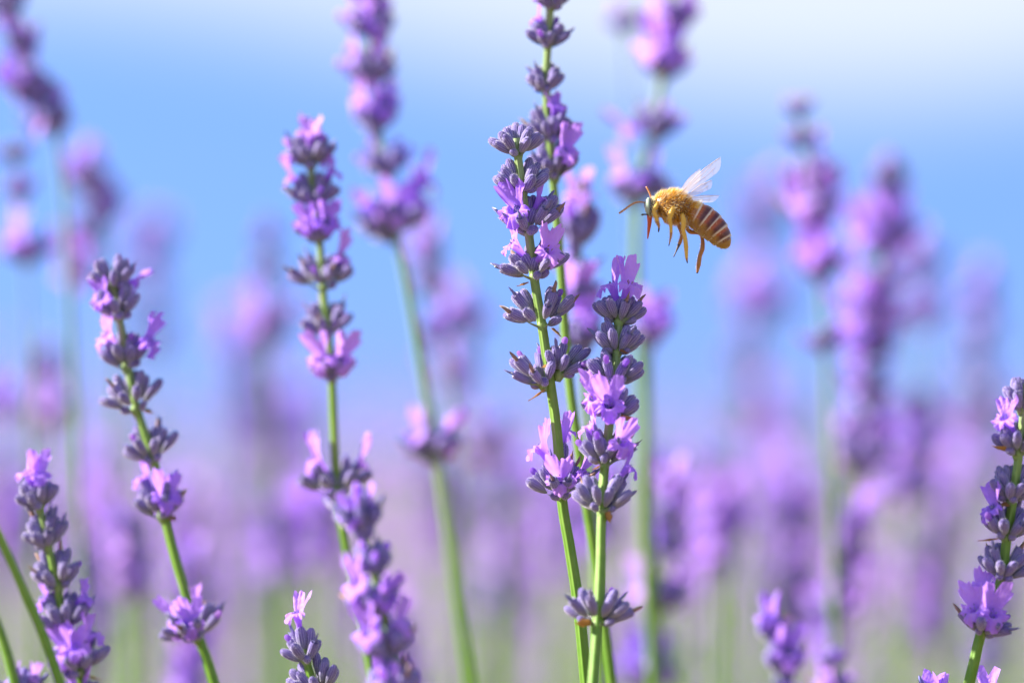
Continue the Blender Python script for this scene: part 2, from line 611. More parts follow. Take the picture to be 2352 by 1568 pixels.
SOFT_WHORLS = {}
def soft_whorl(i, kind):
    """whorl too blurred in the photograph for its calyces to be picked apart: one mesh, half-width 1 and height 1 (x 3.2 mm)"""
    key = (i, kind)
    if key not in SOFT_WHORLS:
        r = random.Random(100 + i * 7 + (50 if kind else 0))
        mb = MB()
        for tip, base, sz in bud_layout(r, 2.75 * MM, 3.1 * MM, 0.0, 1.0 if not kind else 0.7, False):
            d = tip - base
            L = min(max(d.length, 2.0 * MM), 3.5 * MM)
            c = calyx_mb(r.choice(['bud', 'bud', 'bud', 'open', 'knob']), 8, 5, r.randint(0, 99))
            M = Matrix.Translation(tip - d.normalized() * L) @ q_to(d.normalized(), r.uniform(0, 6)).to_matrix().to_4x4() @ Matrix.Diagonal((0.72 * MM, 0.72 * MM, L, 1))
            mb.join(c, M)
        SOFT_WHORLS[key] = mb.mesh('whorl', MATS)
    return SOFT_WHORLS[key]

GROUP = 'lavender flower spikes rising from the field'
SPIKE_N = [0]

def lavender(label, stem, whorls, dy=0.0, sharp=True, rad=0.62, dy_foot=None, top=None, group=GROUP, seed=None, dry=(), green=()):
    """one flower spike. stem: photo points from the top down; whorls: (x, y, half width, height, flowers, options)"""
    SPIKE_N[0] += 1
    r = random.Random(seed if seed is not None else 1000 + SPIKE_N[0])
    n = len(stem)
    foot_dy = dy if dy_foot is None else dy_foot
    ys = [p[1] for p in stem]
    def dy_at(y):
        k = (y - ys[0]) / max(1.0, ys[-1] - ys[0])
        return dy + (foot_dy - dy) * min(1.3, max(0.0, k))
    pts = [at(x, y, dy_at(y)) for x, y in stem]
    d = (pts[-1] - pts[max(0, n - 3)]).normalized()
    h = pts[-1].z
    slope = Vector((d.x, d.y, 0)) / max(0.3, -d.z)
    slope = Vector((max(-.25, min(.25, slope.x)), max(-.15, min(.15, slope.y)), 0))
    foot = pts[-1] + slope * (h * 0.75) + Vector((0, 0, -h))
    root = thing('lavender_flower_spike', label, 'lavender', foot, group)
    scale_d = (F0 + dy) / F0
    # stem: square, grooved, thinner towards the tip
    step = 1.2 * MM if sharp else 3 * MM
    curve = spline(pts, step)
    low = pts[-1]
    b1 = low + (curve[-1] - curve[-3]).normalized() * h * 0.3        # below the last photo point: a gentle bend down to the ground
    nlow = 24
    curve += [low * (1 - q) ** 2 + b1 * (2 * q * (1 - q)) + foot * q * q for q in [(i + 1) / nlow for i in range(nlow)]]
    z1, z0 = curve[0].z, at(0, 1568, dy).z
    mb = MB()
    sp = []; sr = []; st = []
    for p in curve:
        u = max(0.0, min(1.0, (p.z - z0) / max(1e-6, (z1 - z0)))) if z1 > z0 else 0.0
        sp.append(p - foot); sr.append(rad * MM * (1.06 - 0.34 * u)); st.append(u)
    if sharp:
        tube(mb, sp, sr, 24, STEM, st, lambda a: 1 + 0.13 * math.cos(4 * a) - 0.09 * math.cos(8 * a), 0.9)
    else:
        tube(mb, sp, sr, 7, STEM, st)
    link('stem', mb.mesh('stem', MATS), root)
    for w in whorls:
        x, y, hwp, hp = w[:4]
        flowers = w[4] if len(w) > 4 else []
        opt = w[5] if len(w) > 5 else {}
        wdy = dy_at(y)
        node = at(x, y, wdy)
        px = K * (F0 + wdy)
        near = min(range(len(curve) - nlow + 2), key=lambda i: (curve[i] - node).length)
        a = curve[max(0, near - 3)]; b = curve[min(len(curve) - 1, near + 3)]
        tan = (a - b).normalized()
        if opt.get('tilt'):
            tan = (tan + Vector((opt['tilt'], 0, 0))).normalized()
        zq = tan
        xq = (RIGHT - zq * RIGHT.dot(zq)).normalized()
        yq = zq.cross(xq)
        R = Matrix((xq, yq, zq)).transposed()
        Q = R.to_quaternion()
        hw = max(1.2 * MM, (hwp * 1.10 - 2) * px); hh = hp * px
        if sharp:
            wo_ = link('whorl', NODE, root, node - foot, Q)
            for tip, base, sz in bud_layout(r, hw, hh, opt.get('lean', 0.0), opt.get('sparse', 1.0)):
                dd = tip - base
                L = min(max(dd.length, 1.5 * MM), 2.95 * MM) * (1.0 if sz > 0.8 else 0.8)
                u = r.random()
                pk = opt.get('knob', 0.06); po = opt.get('open', 0.2) * 0.75
                kind = 'knob' if u < pk else 'open' if u < pk + po else 'bud'
                if sz < 0.8:
                    kind = 'bud'
                cr = r.uniform(0.50, 0.62) * MM * (0.85 if sz < 0.8 else 1.0) * opt.get('fat', 1.0)
                dn = dd.normalized()
                link('calyx', r.choice(CALYX_SETS[kind]), wo_, tip - dn * L * (1.0 if kind == 'bud' else 1.12 if kind == 'open' else 1.2), q_to(dn, r.uniform(0, 6.28)), (cr, cr, L))
        else:
            kx = hw / (2.75 * MM); kz = hh / (3.1 * MM)
            wo_ = link('whorl', soft_whorl(r.randint(0, 4), 1 if (opt.get('sparse') or dy > 0.06) else 0), root, node - foot, Q @ Quaternion((0, 0, 1), r.uniform(0, 6.28)), (kx, kx, kz))
        for fl in flowers:
            fx, fy = fl[0], fl[1]
            fd = fl[2] if len(fl) > 2 else -1.0          # mm towards (-) or away from (+) the camera
            fs = (fl[3] if len(fl) > 3 else 70) * px * (1.0 if sharp else 1.12)
            v = R.transposed() @ (at(fx, fy, wdy) + Vector((0, fd * MM, 0)) - node)
            base = Vector((0, 0, min(0.8 * MM, v.z * 0.3)))
            upw = R.transposed() @ Vector((0, 0, 1))
            loc, q, s = flower_matrix(v, base, fs, upw)
            if not sharp:            # the soft whorl is scaled: undo it for the flower
                qi = (Quaternion((0, 0, 1), 0))
                inv = wo_.rotation_quaternion.inverted() @ Q
                o = link('corolla', r.choice(COROLLAS_SOFT), wo_)
                Mx = Matrix.Diagonal((1 / kx, 1 / kx, 1 / kz, 1)) @ inv.to_matrix().to_4x4() @ Matrix.Translation(loc) @ q.to_matrix().to_4x4() @ Matrix.Diagonal((s, s, s, 1))
                o.matrix_parent_inverse = Mx
            else:
                link('corolla', r.choice(COROLLAS), wo_, loc, q, (s, s, s))
                dn = (loc - base)
                if dn.length > 0.6 * MM:
                    L = min(3.2 * MM, dn.length + 0.7 * MM)
                    dn.normalize()
                    e = loc + dn * 0.7 * MM
                    link('calyx', CALYX_SETS['open'][0] if False else r.choice(CALYX_SETS['bud']), wo_, e - dn * L, q_to(dn, r.uniform(0, 6)), (0.7 * MM, 0.7 * MM, L))
        if sharp:
            for k in range(opt.get('bracts', 2)):        # small green bracts under the whorl
                a = (math.pi * k + r.uniform(-.5, .5))
                dv = Vector((math.cos(a), math.sin(a) * 0.7 - 0.3, 0.55)).normalized()
                L = r.uniform(0.50, 0.72) * hw
                link('bract', r.choice(GREEN_BRACTS), wo_, Vector((0, 0, -0.4 * MM)), q_to(dv, r.uniform(-.4, .4)), (1.1 * MM, 1.1 * MM, L))
            for bx, by, tx, ty in opt.get('dry', ()):
                p0 = R.transposed() @ (at(bx, by, wdy) + Vector((0, -0.7 * MM, 0)) - node)
                p1 = R.transposed() @ (at(tx, ty, wdy) + Vector((0, -1.0 * MM, 0)) - node)
                dv = p1 - p0
                b = link('bract', r.choice(DRY_BRACTS), wo_, p0, q_to(dv.normalized(), r.uniform(-.6, .6)), (1.5 * MM, 1.5 * MM, dv.length))
                b['label'] = 'dry orange brown papery bract'
    return root

# ------------------------------------------------------------------ the sharp spikes
lavender('tall sharp lavender spike with grey buds at its tip, nearest the middle',
    [(1184, 318), (1190, 362), (1201, 450), (1215, 540), (1228, 645), (1246, 755), (1264, 880), (1280, 1000), (1291, 1150), (1309, 1260), (1330, 1400), (1346, 1568)],
    [(1190, 356, 58, 68, [], {'open': 0.04, 'knob': 0, 'bracts': 3}),
     (1201, 444, 60, 74, [], {'open': 0.2, 'lean': 0.05}),
     (1215, 538, 70, 84, [(1180, 478, -2.2, 92), (1244, 452, 0.5, 62)], {'lean': 0.35, 'open': 0.3}),
     (1228, 640, 76, 72, [(1176, 556, -0.5, 72), (1262, 572, -2.6, 86)], {'open': 0.3, 'dry': [(1214, 650, 1190, 664)]}),
     (1246, 750, 78, 88, [], {'open': 0.42, 'dry': [(1266, 754, 1284, 778)]}),
     (1248, 886, 58, 86, [], {'lean': -0.12, 'sparse': 0.7, 'knob': 0.35, 'open': 0.25, 'tilt': -0.18, 'dry': [(1252, 896, 1218, 926)]}),
     (1284, 862, 58, 80, [], {'lean': 0.2, 'sparse': 0.75, 'knob': 0.2, 'open': 0.35, 'tilt': 0.35, 'dry': [(1270, 838, 1246, 850)]}),
     (1291, 1146, 76, 92, [(1240, 1020, 0.5, 86), (1285, 1096, -3.2, 80), (1296, 988, 2.2, 60), (1342, 1082, -1.5, 62)], {'open': 0.5, 'knob': 0.05})],
    rad=0.66, seed=11)

lavender('sharp lavender spike with pale flowers crowning its tip, just below the flying bee',
    [(1424, 700), (1421, 745), (1417, 815), (1408, 888), (1400, 970), (1389, 1070), (1382, 1180), (1379, 1300), (1372, 1438), (1362, 1568)],
    [(1421, 742, 58, 70, [(1404, 648, 0.3, 78), (1446, 648, -0.8, 78)], {'open': 0.1, 'knob': 0, 'bracts': 3}),
     (1417, 812, 54, 76, [], {'open': 0.3, 'dry': [(1424, 806, 1440, 818)]}),
     (1408, 886, 66, 80, [], {'open': 0.2, 'dry': [(1398, 888, 1380, 900)]}),
     (1400, 968, 64, 80, [(1364, 908, -1.5, 86), (1398, 924, -3.2, 84)], {'open': 0.3, 'dry': [(1420, 962, 1464, 968)]}),
     (1389, 1068, 66, 88, [(1354, 972, 0.5, 76), (1430, 1012, -2.6, 78)], {'open': 0.35, 'dry': [(1378, 1072, 1364, 1084)]}),
     (1382, 1178, 64, 88, [(1448, 1066, 0.5, 64)], {'open': 0.3, 'dry': [(1392, 1176, 1396, 1200)]}),
     (1372, 1436, 76, 84, [], {'open': 0.35, 'knob': 0.15, 'dry': [(1356, 1430, 1322, 1436)]})],
    rad=0.62, seed=12, dy_foot=-0.014)

lavender('slightly soft lavender spike cut by the top edge, directly behind the sharp middle spike',
    [(1268, -70), (1264, 15), (1258, 108), (1254, 210), (1264, 330), (1270, 415), (1280, 520), (1288, 620), (1297, 750), (1308, 880), (1326, 1010), (1346, 1150), (1370, 1300), (1405, 1568)],
    [(1266, -45, 40, 50, []), (1264, 18, 42, 56, [(1238, -22, -1, 60)]),
     (1258, 106, 48, 60, [(1232, 38, 0, 50)], {'open': 0.3, 'knob': 0.1, 'sparse': 0.9}),
     (1254, 208, 44, 58, [], {'open': 0.2}),
     (1266, 325, 50, 80, [(1276, 240, -1, 56)], {'open': 0.4}),
     (1276, 408, 52, 84, [(1304, 342, -2.5, 72), (1252, 352, 1, 56)], {'open': 0.2})],
    dy=0.020, dy_foot=0.026, rad=0.62, seed=13)

lavender('sharp lavender spike cut by the right edge, loose violet flowers on its lowest whorl',
    [(2360, 880), (2352, 945), (2340, 1045), (2326, 1150), (2312, 1240), (2300, 1330), (2276, 1400), (2252, 1458), (2240, 1510), (2226, 1568)],
    [(2346, 940, 44, 74, [], {'open': 0}), (2336, 1044, 56, 76, [(2306, 956, -1.5, 76)], {'dry': [(2316, 1036, 2276, 1030)], 'open': 0.1}),
     (2322, 1152, 54, 80, [], {'open': 0.25, 'dry': [(2316, 1158, 2296, 1168)]}),
     (2311, 1238, 62, 86, [(2276, 1162, -1.0, 80)], {'open': 0.15, 'dry': [(2290, 1238, 2246, 1248)]}),
     (2300, 1330, 62, 80, [], {'open': 0.3, 'dry': [(2304, 1338, 2306, 1356)]}),
     (2254, 1456, 62, 60, [(2232, 1392, -2.0, 84), (2278, 1402, -2.6, 86), (2256, 1340, 1.0, 76), (2300, 1342, 1.5, 60)], {'open': 0.3})],
    dy=-0.006, rad=0.62, seed=14)

lavender('short lavender tip at the bottom edge with a single pale flower on top',
    [(694, 1470), (704, 1518), (716, 1560), (730, 1610), (750, 1700)],
    [(704, 1518, 46, 72, [(682, 1404, -0.5, 66)], {'open': 0.1, 'sparse': 0.6}),
     (732, 1600, 60, 92, [], {'open': 0.1, 'sparse': 0.8})],
    dy=-0.004, rad=0.5, seed=15)

lavender('soft lavender spike in the lower corner, violet flowers at its tip and its foot',
    [(84, 1130), (92, 1168), (112, 1256), (132, 1352), (152, 1448), (184, 1550), (215, 1640)],
    [(90, 1166, 50, 68, [(64, 1082, -0.5, 66), (92, 1084, -1.5, 66)], {'open': 0.15}),
     (110, 1254, 50, 74, [], {'open': 0.3}),
     (134, 1350, 56, 84, [], {'open': 0.3}),
     (154, 1446, 60, 88, [(102, 1372, 0.5, 66), (198, 1366, -1.0, 62)], {'open': 0.15, 'knob': 0.2}),
     (188, 1548, 70, 80, [(148, 1488, -2.0, 92), (210, 1448, -0.5, 80), (176, 1480, -3, 80)], {'open': 0.2, 'dry': [(200, 1552, 232, 1566)]}),
     (196, 1640, 60, 76, [(176, 1572, -1, 90)])],
    dy=-0.016, rad=0.5, seed=16)

lavender('soft leaning lavender spike, bare buds at its tip, pink flowers on either side below',
    [(264, 655), (270, 710), (282, 770), (294, 840), (312, 930), (338, 1010), (356, 1065), (380, 1190), (408, 1300), (434, 1390), (456, 1462), (474, 1510), (492, 1568)],
    [(262, 662, 52, 70, [(312, 646, 1.5, 50)], {'open': 0.2, 'sparse': 0.8}),
     (274, 732, 54, 84, [(234, 680, -2.0, 72)], {'open': 0.1, 'sparse': 0.8}),
     (290, 846, 58, 84, [(244, 768, -1, 78), (348, 778, -1.5, 88)], {'open': 0.2}),
     (312, 944, 70, 92, [], {'open': 0.3, 'dry': [(330, 942, 352, 954)]}),
     (352, 1060, 62, 84, [], {'open': 0.3, 'lean': 0.1}),
     (374, 1190, 56, 92, [(328, 1092, 0.5, 70), (384, 1134, -2.5, 86)], {'open': 0.3, 'dry': [(388, 1188, 402, 1200)]}),
     (452, 1468, 72, 80, [(400, 1424, -1.5, 76), (440, 1424, -3.0, 76), (444, 1368, 1.5, 44)], {'open': 0.4})],
    dy=0.022, rad=0.6, seed=17)

lavender('soft lavender spike standing free against the blue sky, pink flower on its tip',
    [(712, 320), (714, 388), (722, 472), (734, 555), (742, 668), (754, 775), (762, 872), (766, 960), (770, 1050), (776, 1140), (790, 1230), (806, 1310), (830, 1420), (860, 1568)],
    [(714, 386, 56, 84, [(710, 300, -0.5, 70), (668, 352, 0.5, 56), (742, 362, 1.5, 52)], {'open': 0.3, 'knob': 0.1}),
     (724, 474, 56, 72, [(662, 402, -0.5, 62), (766, 388, -0.5, 64)], {'open': 0.3}),
     (732, 552, 52, 66, [(706, 510, -2.5, 70), (754, 506, -2.5, 74)], {'open': 0.1}),
     (742, 664, 72, 80, [(788, 584, -1.0, 72)], {'open': 0.35}),
     (754, 772, 60, 78, [], {'open': 0.4}),
     (764, 872, 52, 70, [(736, 820, -2.6, 78), (790, 820, -2.4, 78)], {'open': 0.2}),
     (776, 1142, 82, 88, [(722, 1050, -1.0, 76), (836, 1056, 0, 76)], {'open': 0.35})],
    dy=0.034, rad=0.58, seed=18)

# ------------------------------------------------------------------ the softer spikes behind (and one bare pair of stems in front)
S = lambda *a, **k: lavender(*a, sharp=False, **k)
S('soft lavender spike cut by the bottom edge, between short tip and long green stem',
  [(824, 1150), (832, 1222), (858, 1310), (880, 1400), (904, 1500), (924, 1600)],
  [(832, 1222, 50, 92, [(806, 1180, -2, 64), (858, 1150, 0, 56)]), (862, 1312, 44, 66, []), (864, 1400, 56, 66, [(816, 1336, -1.5, 80), (892, 1364, -2.0, 68)]),
   (890, 1504, 62, 78, [(844, 1446, -2, 86), (924, 1424, -1, 72)]), (910, 1600, 60, 84, [(890, 1560, -2, 70)])],
  dy=-0.034, rad=0.55)
S('blurred lavender spike cut by the top edge, flowers bunched above a long bare green stem',
  [(842, -40), (852, 84), (858, 190), (868, 302), (886, 400), (910, 535), (932, 640), (958, 780), (984, 930), (1004, 1050), (1022, 1180), (1042, 1320), (1078, 1568)],
  [(848, 2, 46, 60, [(810, -30, 0, 60), (872, -40, 0, 60)]), (852, 86, 54, 70, [(862, 42, -2, 72), (806, 24, 0, 56)]), (858, 190, 56, 74, [(876, 118, -1, 66), (812, 128, 0, 62)]), (868, 300, 50, 84, [(824, 222, -1, 64), (880, 240, -2, 70)]),
   (888, 402, 50, 66, []), (908, 536, 82, 84, [(850, 492, -2, 76), (912, 474, -2.5, 90), (964, 446, -1, 96), (986, 404, 0, 80)]), (1000, 1048, 64, 66, [(960, 990, -1, 72), (1032, 1000, -1.6, 82)])],
  dy=0.080, rad=0.74)
S('blurred lavender spike in the top edge above the bee, with large pale pink flower',
  [(1540, -60), (1534, 60), (1520, 176), (1502, 306), (1480, 380), (1466, 462), (1462, 620), (1468, 760), (1482, 960), (1480, 1180), (1500, 1568)],
  [(1560, 60, 40, 60, [(1500, 6, -1, 70), (1586, 4, -1, 70)]), (1520, 176, 56, 84, [(1500, 96, -2, 90), (1538, 108, -2.5, 90)]), (1500, 312, 50, 66, [(1430, 296, -1, 72)]),
   (1466, 458, 76, 64, [(1420, 392, -1, 72), (1512, 388, 0, 70)])],
  dy=0.100, rad=0.78)
S('faint small bud whorl in the white cloud beside the large pale pink flower',
  [(1430, 20), (1436, 80), (1440, 200), (1450, 500), (1470, 1000), (1500, 1568)], [(1436, 66, 42, 50, [(1410, 30, 0, 60)])], dy=0.16, rad=0.4)
S('blurred lavender spike close behind the two sharp spikes, pink flower at its top',
  [(1330, 430), (1326, 560), (1326, 680), (1336, 790), (1344, 900), (1356, 1100), (1380, 1568)],
  [(1328, 562, 52, 110, [(1332, 440, -1, 80), (1310, 480, -1, 50)]), (1326, 640, 44, 50, []), (1326, 690, 44, 50, [(1328, 664, -2, 80)]), (1334, 800, 50, 70, [(1344, 716, -2, 84)])],
  dy=0.055, rad=0.6)
S('blurred violet whorl half hidden behind the flower crowned spike below the bee',
  [(1500, 690), (1494, 786), (1490, 900), (1496, 1200), (1510, 1568)], [(1494, 786, 48, 70, [(1504, 722, -2, 86), (1470, 750, 0, 60)])], dy=0.10, rad=0.5)
S('blurred lavender spike with a dark bud at its tip, tallest one right of the bee',
  [(1832, 225), (1836, 262), (1846, 330), (1864, 420), (1872, 500), (1882, 640), (1890, 740), (1900, 900), (1912, 1150), (1920, 1568)],
  [(1834, 262, 34, 40, []), (1842, 332, 40, 40, []), (1866, 412, 54, 44, [(1890, 350, 0, 76)]), (1872, 500, 62, 70, [(1836, 452, -2, 84), (1896, 452, -2, 84)]), (1882, 642, 50, 80, [(1868, 566, -2.5, 96)]), (1896, 800, 48, 50, [])],
  dy=0.125, rad=0.62)
S('broad blurred lavender spike crowded with pink flowers under a dark narrow tip',
  [(2034, 350), (2030, 440), (2018, 580), (2004, 720), (1990, 820), (1980, 980), (1950, 1090), (1932, 1250), (1916, 1480), (1914, 1568)],
  [(2032, 440, 46, 90, []), (2022, 585, 64, 100, [(1972, 520, -2, 100), (2036, 520, -2, 100), (2080, 500, 0, 90)]), (2010, 664, 56, 50, [(1966, 640, -2, 90)]), (2000, 756, 66, 76, [(1944, 722, -2, 96), (2008, 700, -2.5, 96), (2060, 740, -1, 96)]), (1992, 826, 60, 70, [(2050, 780, 0, 84), (1966, 800, -2, 70)]), (1986, 916, 58, 74, [(1960, 880, -1, 64)]), (1980, 1000, 58, 74, [(2014, 950, -1, 60)]), (1968, 1080, 76, 110, [(1930, 1020, 0, 84), (2000, 1030, -2.5, 90)])],
  dy=0.165, rad=0.72)
S('blurred violet lavender spike close beside the broad pink one, over a green stem',
  [(2096, 520), (2110, 640), (2116, 780), (2106, 920), (2096, 1060), (2074, 1160), (2064, 1300), (2050, 1568)],
  [(2112, 640, 54, 80, [(2092, 566, 0, 80)]), (2118, 730, 54, 60, [(2120, 720, -1, 70)]), (2100, 960, 60, 70, [(2056, 960, 0, 90)]), (2096, 1050, 72, 80, [(2060, 1000, 0, 90), (2110, 1010, 0, 90)]), (2080, 1150, 80, 80, [(2050, 1108, -1, 100), (2110, 1090, -1, 100)])],
  dy=0.26, rad=0.7)
S('slim blurred lavender spike between the broad pink one and the right edge spike',
  [(2244, 600), (2250, 680), (2246, 840), (2240, 1000), (2232, 1300), (2226, 1568)],
  [(2250, 690, 40, 70, [(2236, 650, 0, 90)]), (2248, 780, 44, 80, [(2256, 740, 0, 80)]), (2246, 860, 44, 80, []), (2240, 960, 60, 80, [(2180, 980, 0, 90)])],
  dy=0.30, rad=0.6)
S('pale blurred lavender spike rising just right of the flying bee',
  [(1752, 420), (1750, 540), (1744, 640), (1736, 720), (1724, 860), (1712, 1000), (1700, 1568)],
  [(1750, 500, 44, 90, [(1748, 440, 0, 90)]), (1748, 570, 44, 70, [(1744, 600, 0, 80)]), (1738, 730, 70, 80, [(1704, 700, 0, 96), (1764, 690, 0, 96), (1738, 650, 0, 90)]), (1716, 860, 50, 90, []), (1704, 960, 50, 60, [])],
  dy=0.34, rad=0.7)
S('dark blurred lavender spike low down, right of the two crossing green stems',
  [(1534, 1070), (1534, 1140), (1532, 1220), (1526, 1300), (1516, 1400), (1510, 1568)],
  [(1536, 1140, 38, 60, [(1534, 1090, -1, 80)]), (1534, 1205, 38, 60, []), (1530, 1280, 42, 70, []), (1516, 1400, 66, 84, [(1468, 1340, -1, 86), (1552, 1356, -1, 86)])],
  dy=0.12, rad=0.5)
S('blurred pair of pink lavender flowers at the bottom edge, under the dark low spike',
  [(1494, 1490), (1496, 1560), (1500, 1620), (1510, 1700)], [(1496, 1580, 64, 84, [(1470, 1510, -1, 96), (1522, 1520, -1, 96)])], dy=0.13, rad=0.5)
S('small soft lavender tip with two upright violet flowers near the bottom edge',
  [(1776, 1420), (1792, 1480), (1806, 1545), (1814, 1640)], [(1780, 1470, 34, 60, [(1762, 1410, -1, 66)]), (1804, 1545, 44, 84, [(1790, 1450, -1, 60), (1810, 1490, -2.5, 76)]), (1814, 1630, 44, 60, [])], dy=0.055, rad=0.45)
S('tiny dark lavender tip poking over the bottom edge beside a bright green stem',
  [(1910, 1500), (1912, 1560), (1916, 1640)], [(1910, 1530, 34, 44, []), (1914, 1600, 44, 60, [(1894, 1560, -1, 56)])], dy=0.07, rad=0.45)
S('pale violet flower tips at the bottom edge, beside the stem of the right edge spike',
  [(2147, 1620), (2150, 1668), (2160, 1740)], [(2150, 1668, 56, 84, [(2140, 1574, -1, 60), (2168, 1578, -1, 56)])], dy=0.0, rad=0.5)
S('single white violet petal tip at the bottom edge, under the right edge spike',
  [(2270, 1620), (2272, 1668), (2276, 1740)], [(2272, 1668, 50, 80, [(2266, 1572, -1, 60)])], dy=0.0, rad=0.5)
S('bright green bare stem in the lower left corner, slanting out of the left edge',
  [(-120, 960), (-60, 1100), (0, 1235), (52, 1350), (100, 1460), (138, 1568)], [(-116, 965, 60, 80, [])], dy=-0.022, rad=0.62)
S('short green bare stem at the lower left, below the longer slanting one',
  [(-110, 1180), (-50, 1320), (0, 1450), (22, 1520), (34, 1568)], [(-110, 1180, 60, 80, [])], dy=-0.022, rad=0.62)
S('soft violet buds peeping over the bottom edge between the two slanting green stems',
  [(52, 1560), (58, 1610), (70, 1700)], [(54, 1610, 48, 70, [(34, 1556, -1, 50), (84, 1552, -1, 50)])], dy=-0.02, rad=0.5)
S('blurred lavender spike slanting down from the upper left corner',
  [(20, -60), (40, 60), (70, 150), (92, 220), (122, 290), (140, 400), (160, 700), (200, 1568)],
  [(20, 40, 44, 80, [(0, 60, 0, 70)]), (56, 120, 40, 60, []), (62, 216, 58, 70, [(52, 150, -1, 84), (30, 210, 0, 70)]), (96, 240, 50, 60, [(92, 210, 0, 76)]), (122, 300, 56, 66, [(92, 268, -1, 84), (146, 250, 0, 76)])],
  dy=0.115, rad=0.6)
S('thin blurred lavender spike with three separated dark whorls at the left edge',
  [(28, 320), (36, 365), (46, 450), (58, 590), (66, 800), (80, 1568)], [(34, 370, 38, 40, []), (44, 455, 38, 44, []), (60, 600, 52, 54, [(34, 536, -1, 86)])], dy=0.14, rad=0.45)
S('blurred lavender spike with a dark upper whorl, above the leaning soft spike',
  [(200, 330), (206, 430), (232, 520), (250, 600), (262, 760), (290, 1568)], [(204, 440, 56, 70, [(180, 376, 0, 80), (230, 380, 0, 84)]), (240, 500, 50, 60, [(246, 470, -1, 76)]), (200, 560, 40, 60, [(180, 560, -1, 90)]), (180, 640, 40, 60, [(172, 620, -1, 90)])],
  dy=0.18, rad=0.66)
S('very faint pink lavender spike behind the tip of the leaning soft spike',
  [(346, 470), (346, 560), (344, 640), (346, 760), (350, 900), (370, 1568)], [(346, 580, 54, 84, [(330, 540, 0, 90), (366, 560, 0, 90)]), (346, 690, 44, 70, [(350, 630, 0, 90)]), (350, 800, 44, 70, [])], dy=0.36, rad=0.6)
S('faint blurred lavender spike left of the free standing one, dark tip over pink flowers',
  [(612, 490), (614, 580), (616, 660), (618, 780), (620, 900), (640, 1568)], [(612, 570, 34, 60, []), (616, 650, 38, 60, []), (616, 770, 64, 80, [(584, 720, -1, 90), (648, 740, -1, 90)])], dy=0.22, rad=0.55)
S('blurred violet whorls behind the long bare stem, just under its bunch of flowers',
  [(976, 420), (984, 560), (994, 670), (1010, 760), (1030, 900), (1060, 1100), (1090, 1568)], [(982, 600, 46, 70, [(972, 550, -1, 80)]), (994, 680, 36, 70, []), (1004, 780, 44, 60, [(1000, 740, 0, 70)])], dy=0.17, rad=0.55)
S('blurred violet spike right of the long bare stem, flowers reaching the middle spike',
  [(1070, 650), (1074, 760), (1060, 870), (1080, 980), (1130, 1040), (1150, 1200), (1160, 1568)], [(1070, 760, 56, 80, [(1040, 720, 0, 90), (1084, 690, 0, 90)]), (1046, 880, 50, 70, [(1010, 860, 0, 84), (1050, 850, -1, 84)]), (1124, 1050, 70, 80, [(1090, 1000, -1, 90), (1150, 1010, -1, 90)])], dy=0.24, rad=0.6)
S('blurred brownish lavender tip over a pink whorl, above the lower corner spike',
  [(98, 760), (108, 860), (116, 960), (124, 1100), (140, 1568)], [(104, 850, 36, 60, []), (114, 970, 56, 70, [(110, 910, -1, 96)]), (10, 960, 40, 60, [(6, 920, -1, 80)])], dy=0.22, rad=0.5)
EXTRA = [
    ('dim violet spike low between the leaning soft spike and the free standing one', 560, 740, 0.42, 4),
    ('dim violet spike in the haze just above the pale pair of flowers', 660, 900, 0.5, 3),
    ('dim violet spike low down to the right of the lower corner spike', 250, 1150, 0.30, 4),
    ('dim pinkish spike in the haze left of the short flower tip', 560, 1100, 0.45, 4),
    ('dim violet spike in the haze right of the tall bare green stem', 1150, 1130, 0.36, 4),
    ('dim violet spike behind the foot of the pale spike right of the bee', 1790, 900, 0.46, 4),
    ('dim violet spike low in the field over the small two flower tip', 1640, 1040, 0.42, 4),
    ('dim violet spike behind the bright green stem under the broad pink spike', 1830, 1060, 0.36, 4),
    ('dim violet spike low in the field beside the right edge spike', 2150, 1180, 0.34, 4),
    ('dim violet spike in the haze beyond the right edge spike', 2300, 960, 0.5, 4),
    ('dim violet spike behind the brownish tip at the left edge', 20, 1040, 0.42, 4),
    ('dim violet spike behind the foot of the leaning soft spike', 420, 1130, 0.34, 4),
]
for lab, x, y, dy_, nw in EXTRA:
    r = random.Random(int(x * 7 + y))
    ln = r.uniform(-10, 10)
    w = []
    for k in range(nw):
        yy = y + 70 + k * 78
        xx = x + ln * (k + 1) + r.uniform(-5, 5)
        w.append((xx, yy, r.uniform(44, 60), r.uniform(60, 84), [(xx + r.uniform(-46, 46), yy - r.uniform(30, 66), -1, 84) for _ in range(r.randint(0, 3))]))
    S(lab, [(x, y)] + [(q[0], q[1]) for q in w] + [(w[-1][0] + ln, w[-1][1] + 200), (w[-1][0] + ln * 2, max(1568, w[-1][1] + 300))], w, dy=dy_, rad=0.9)

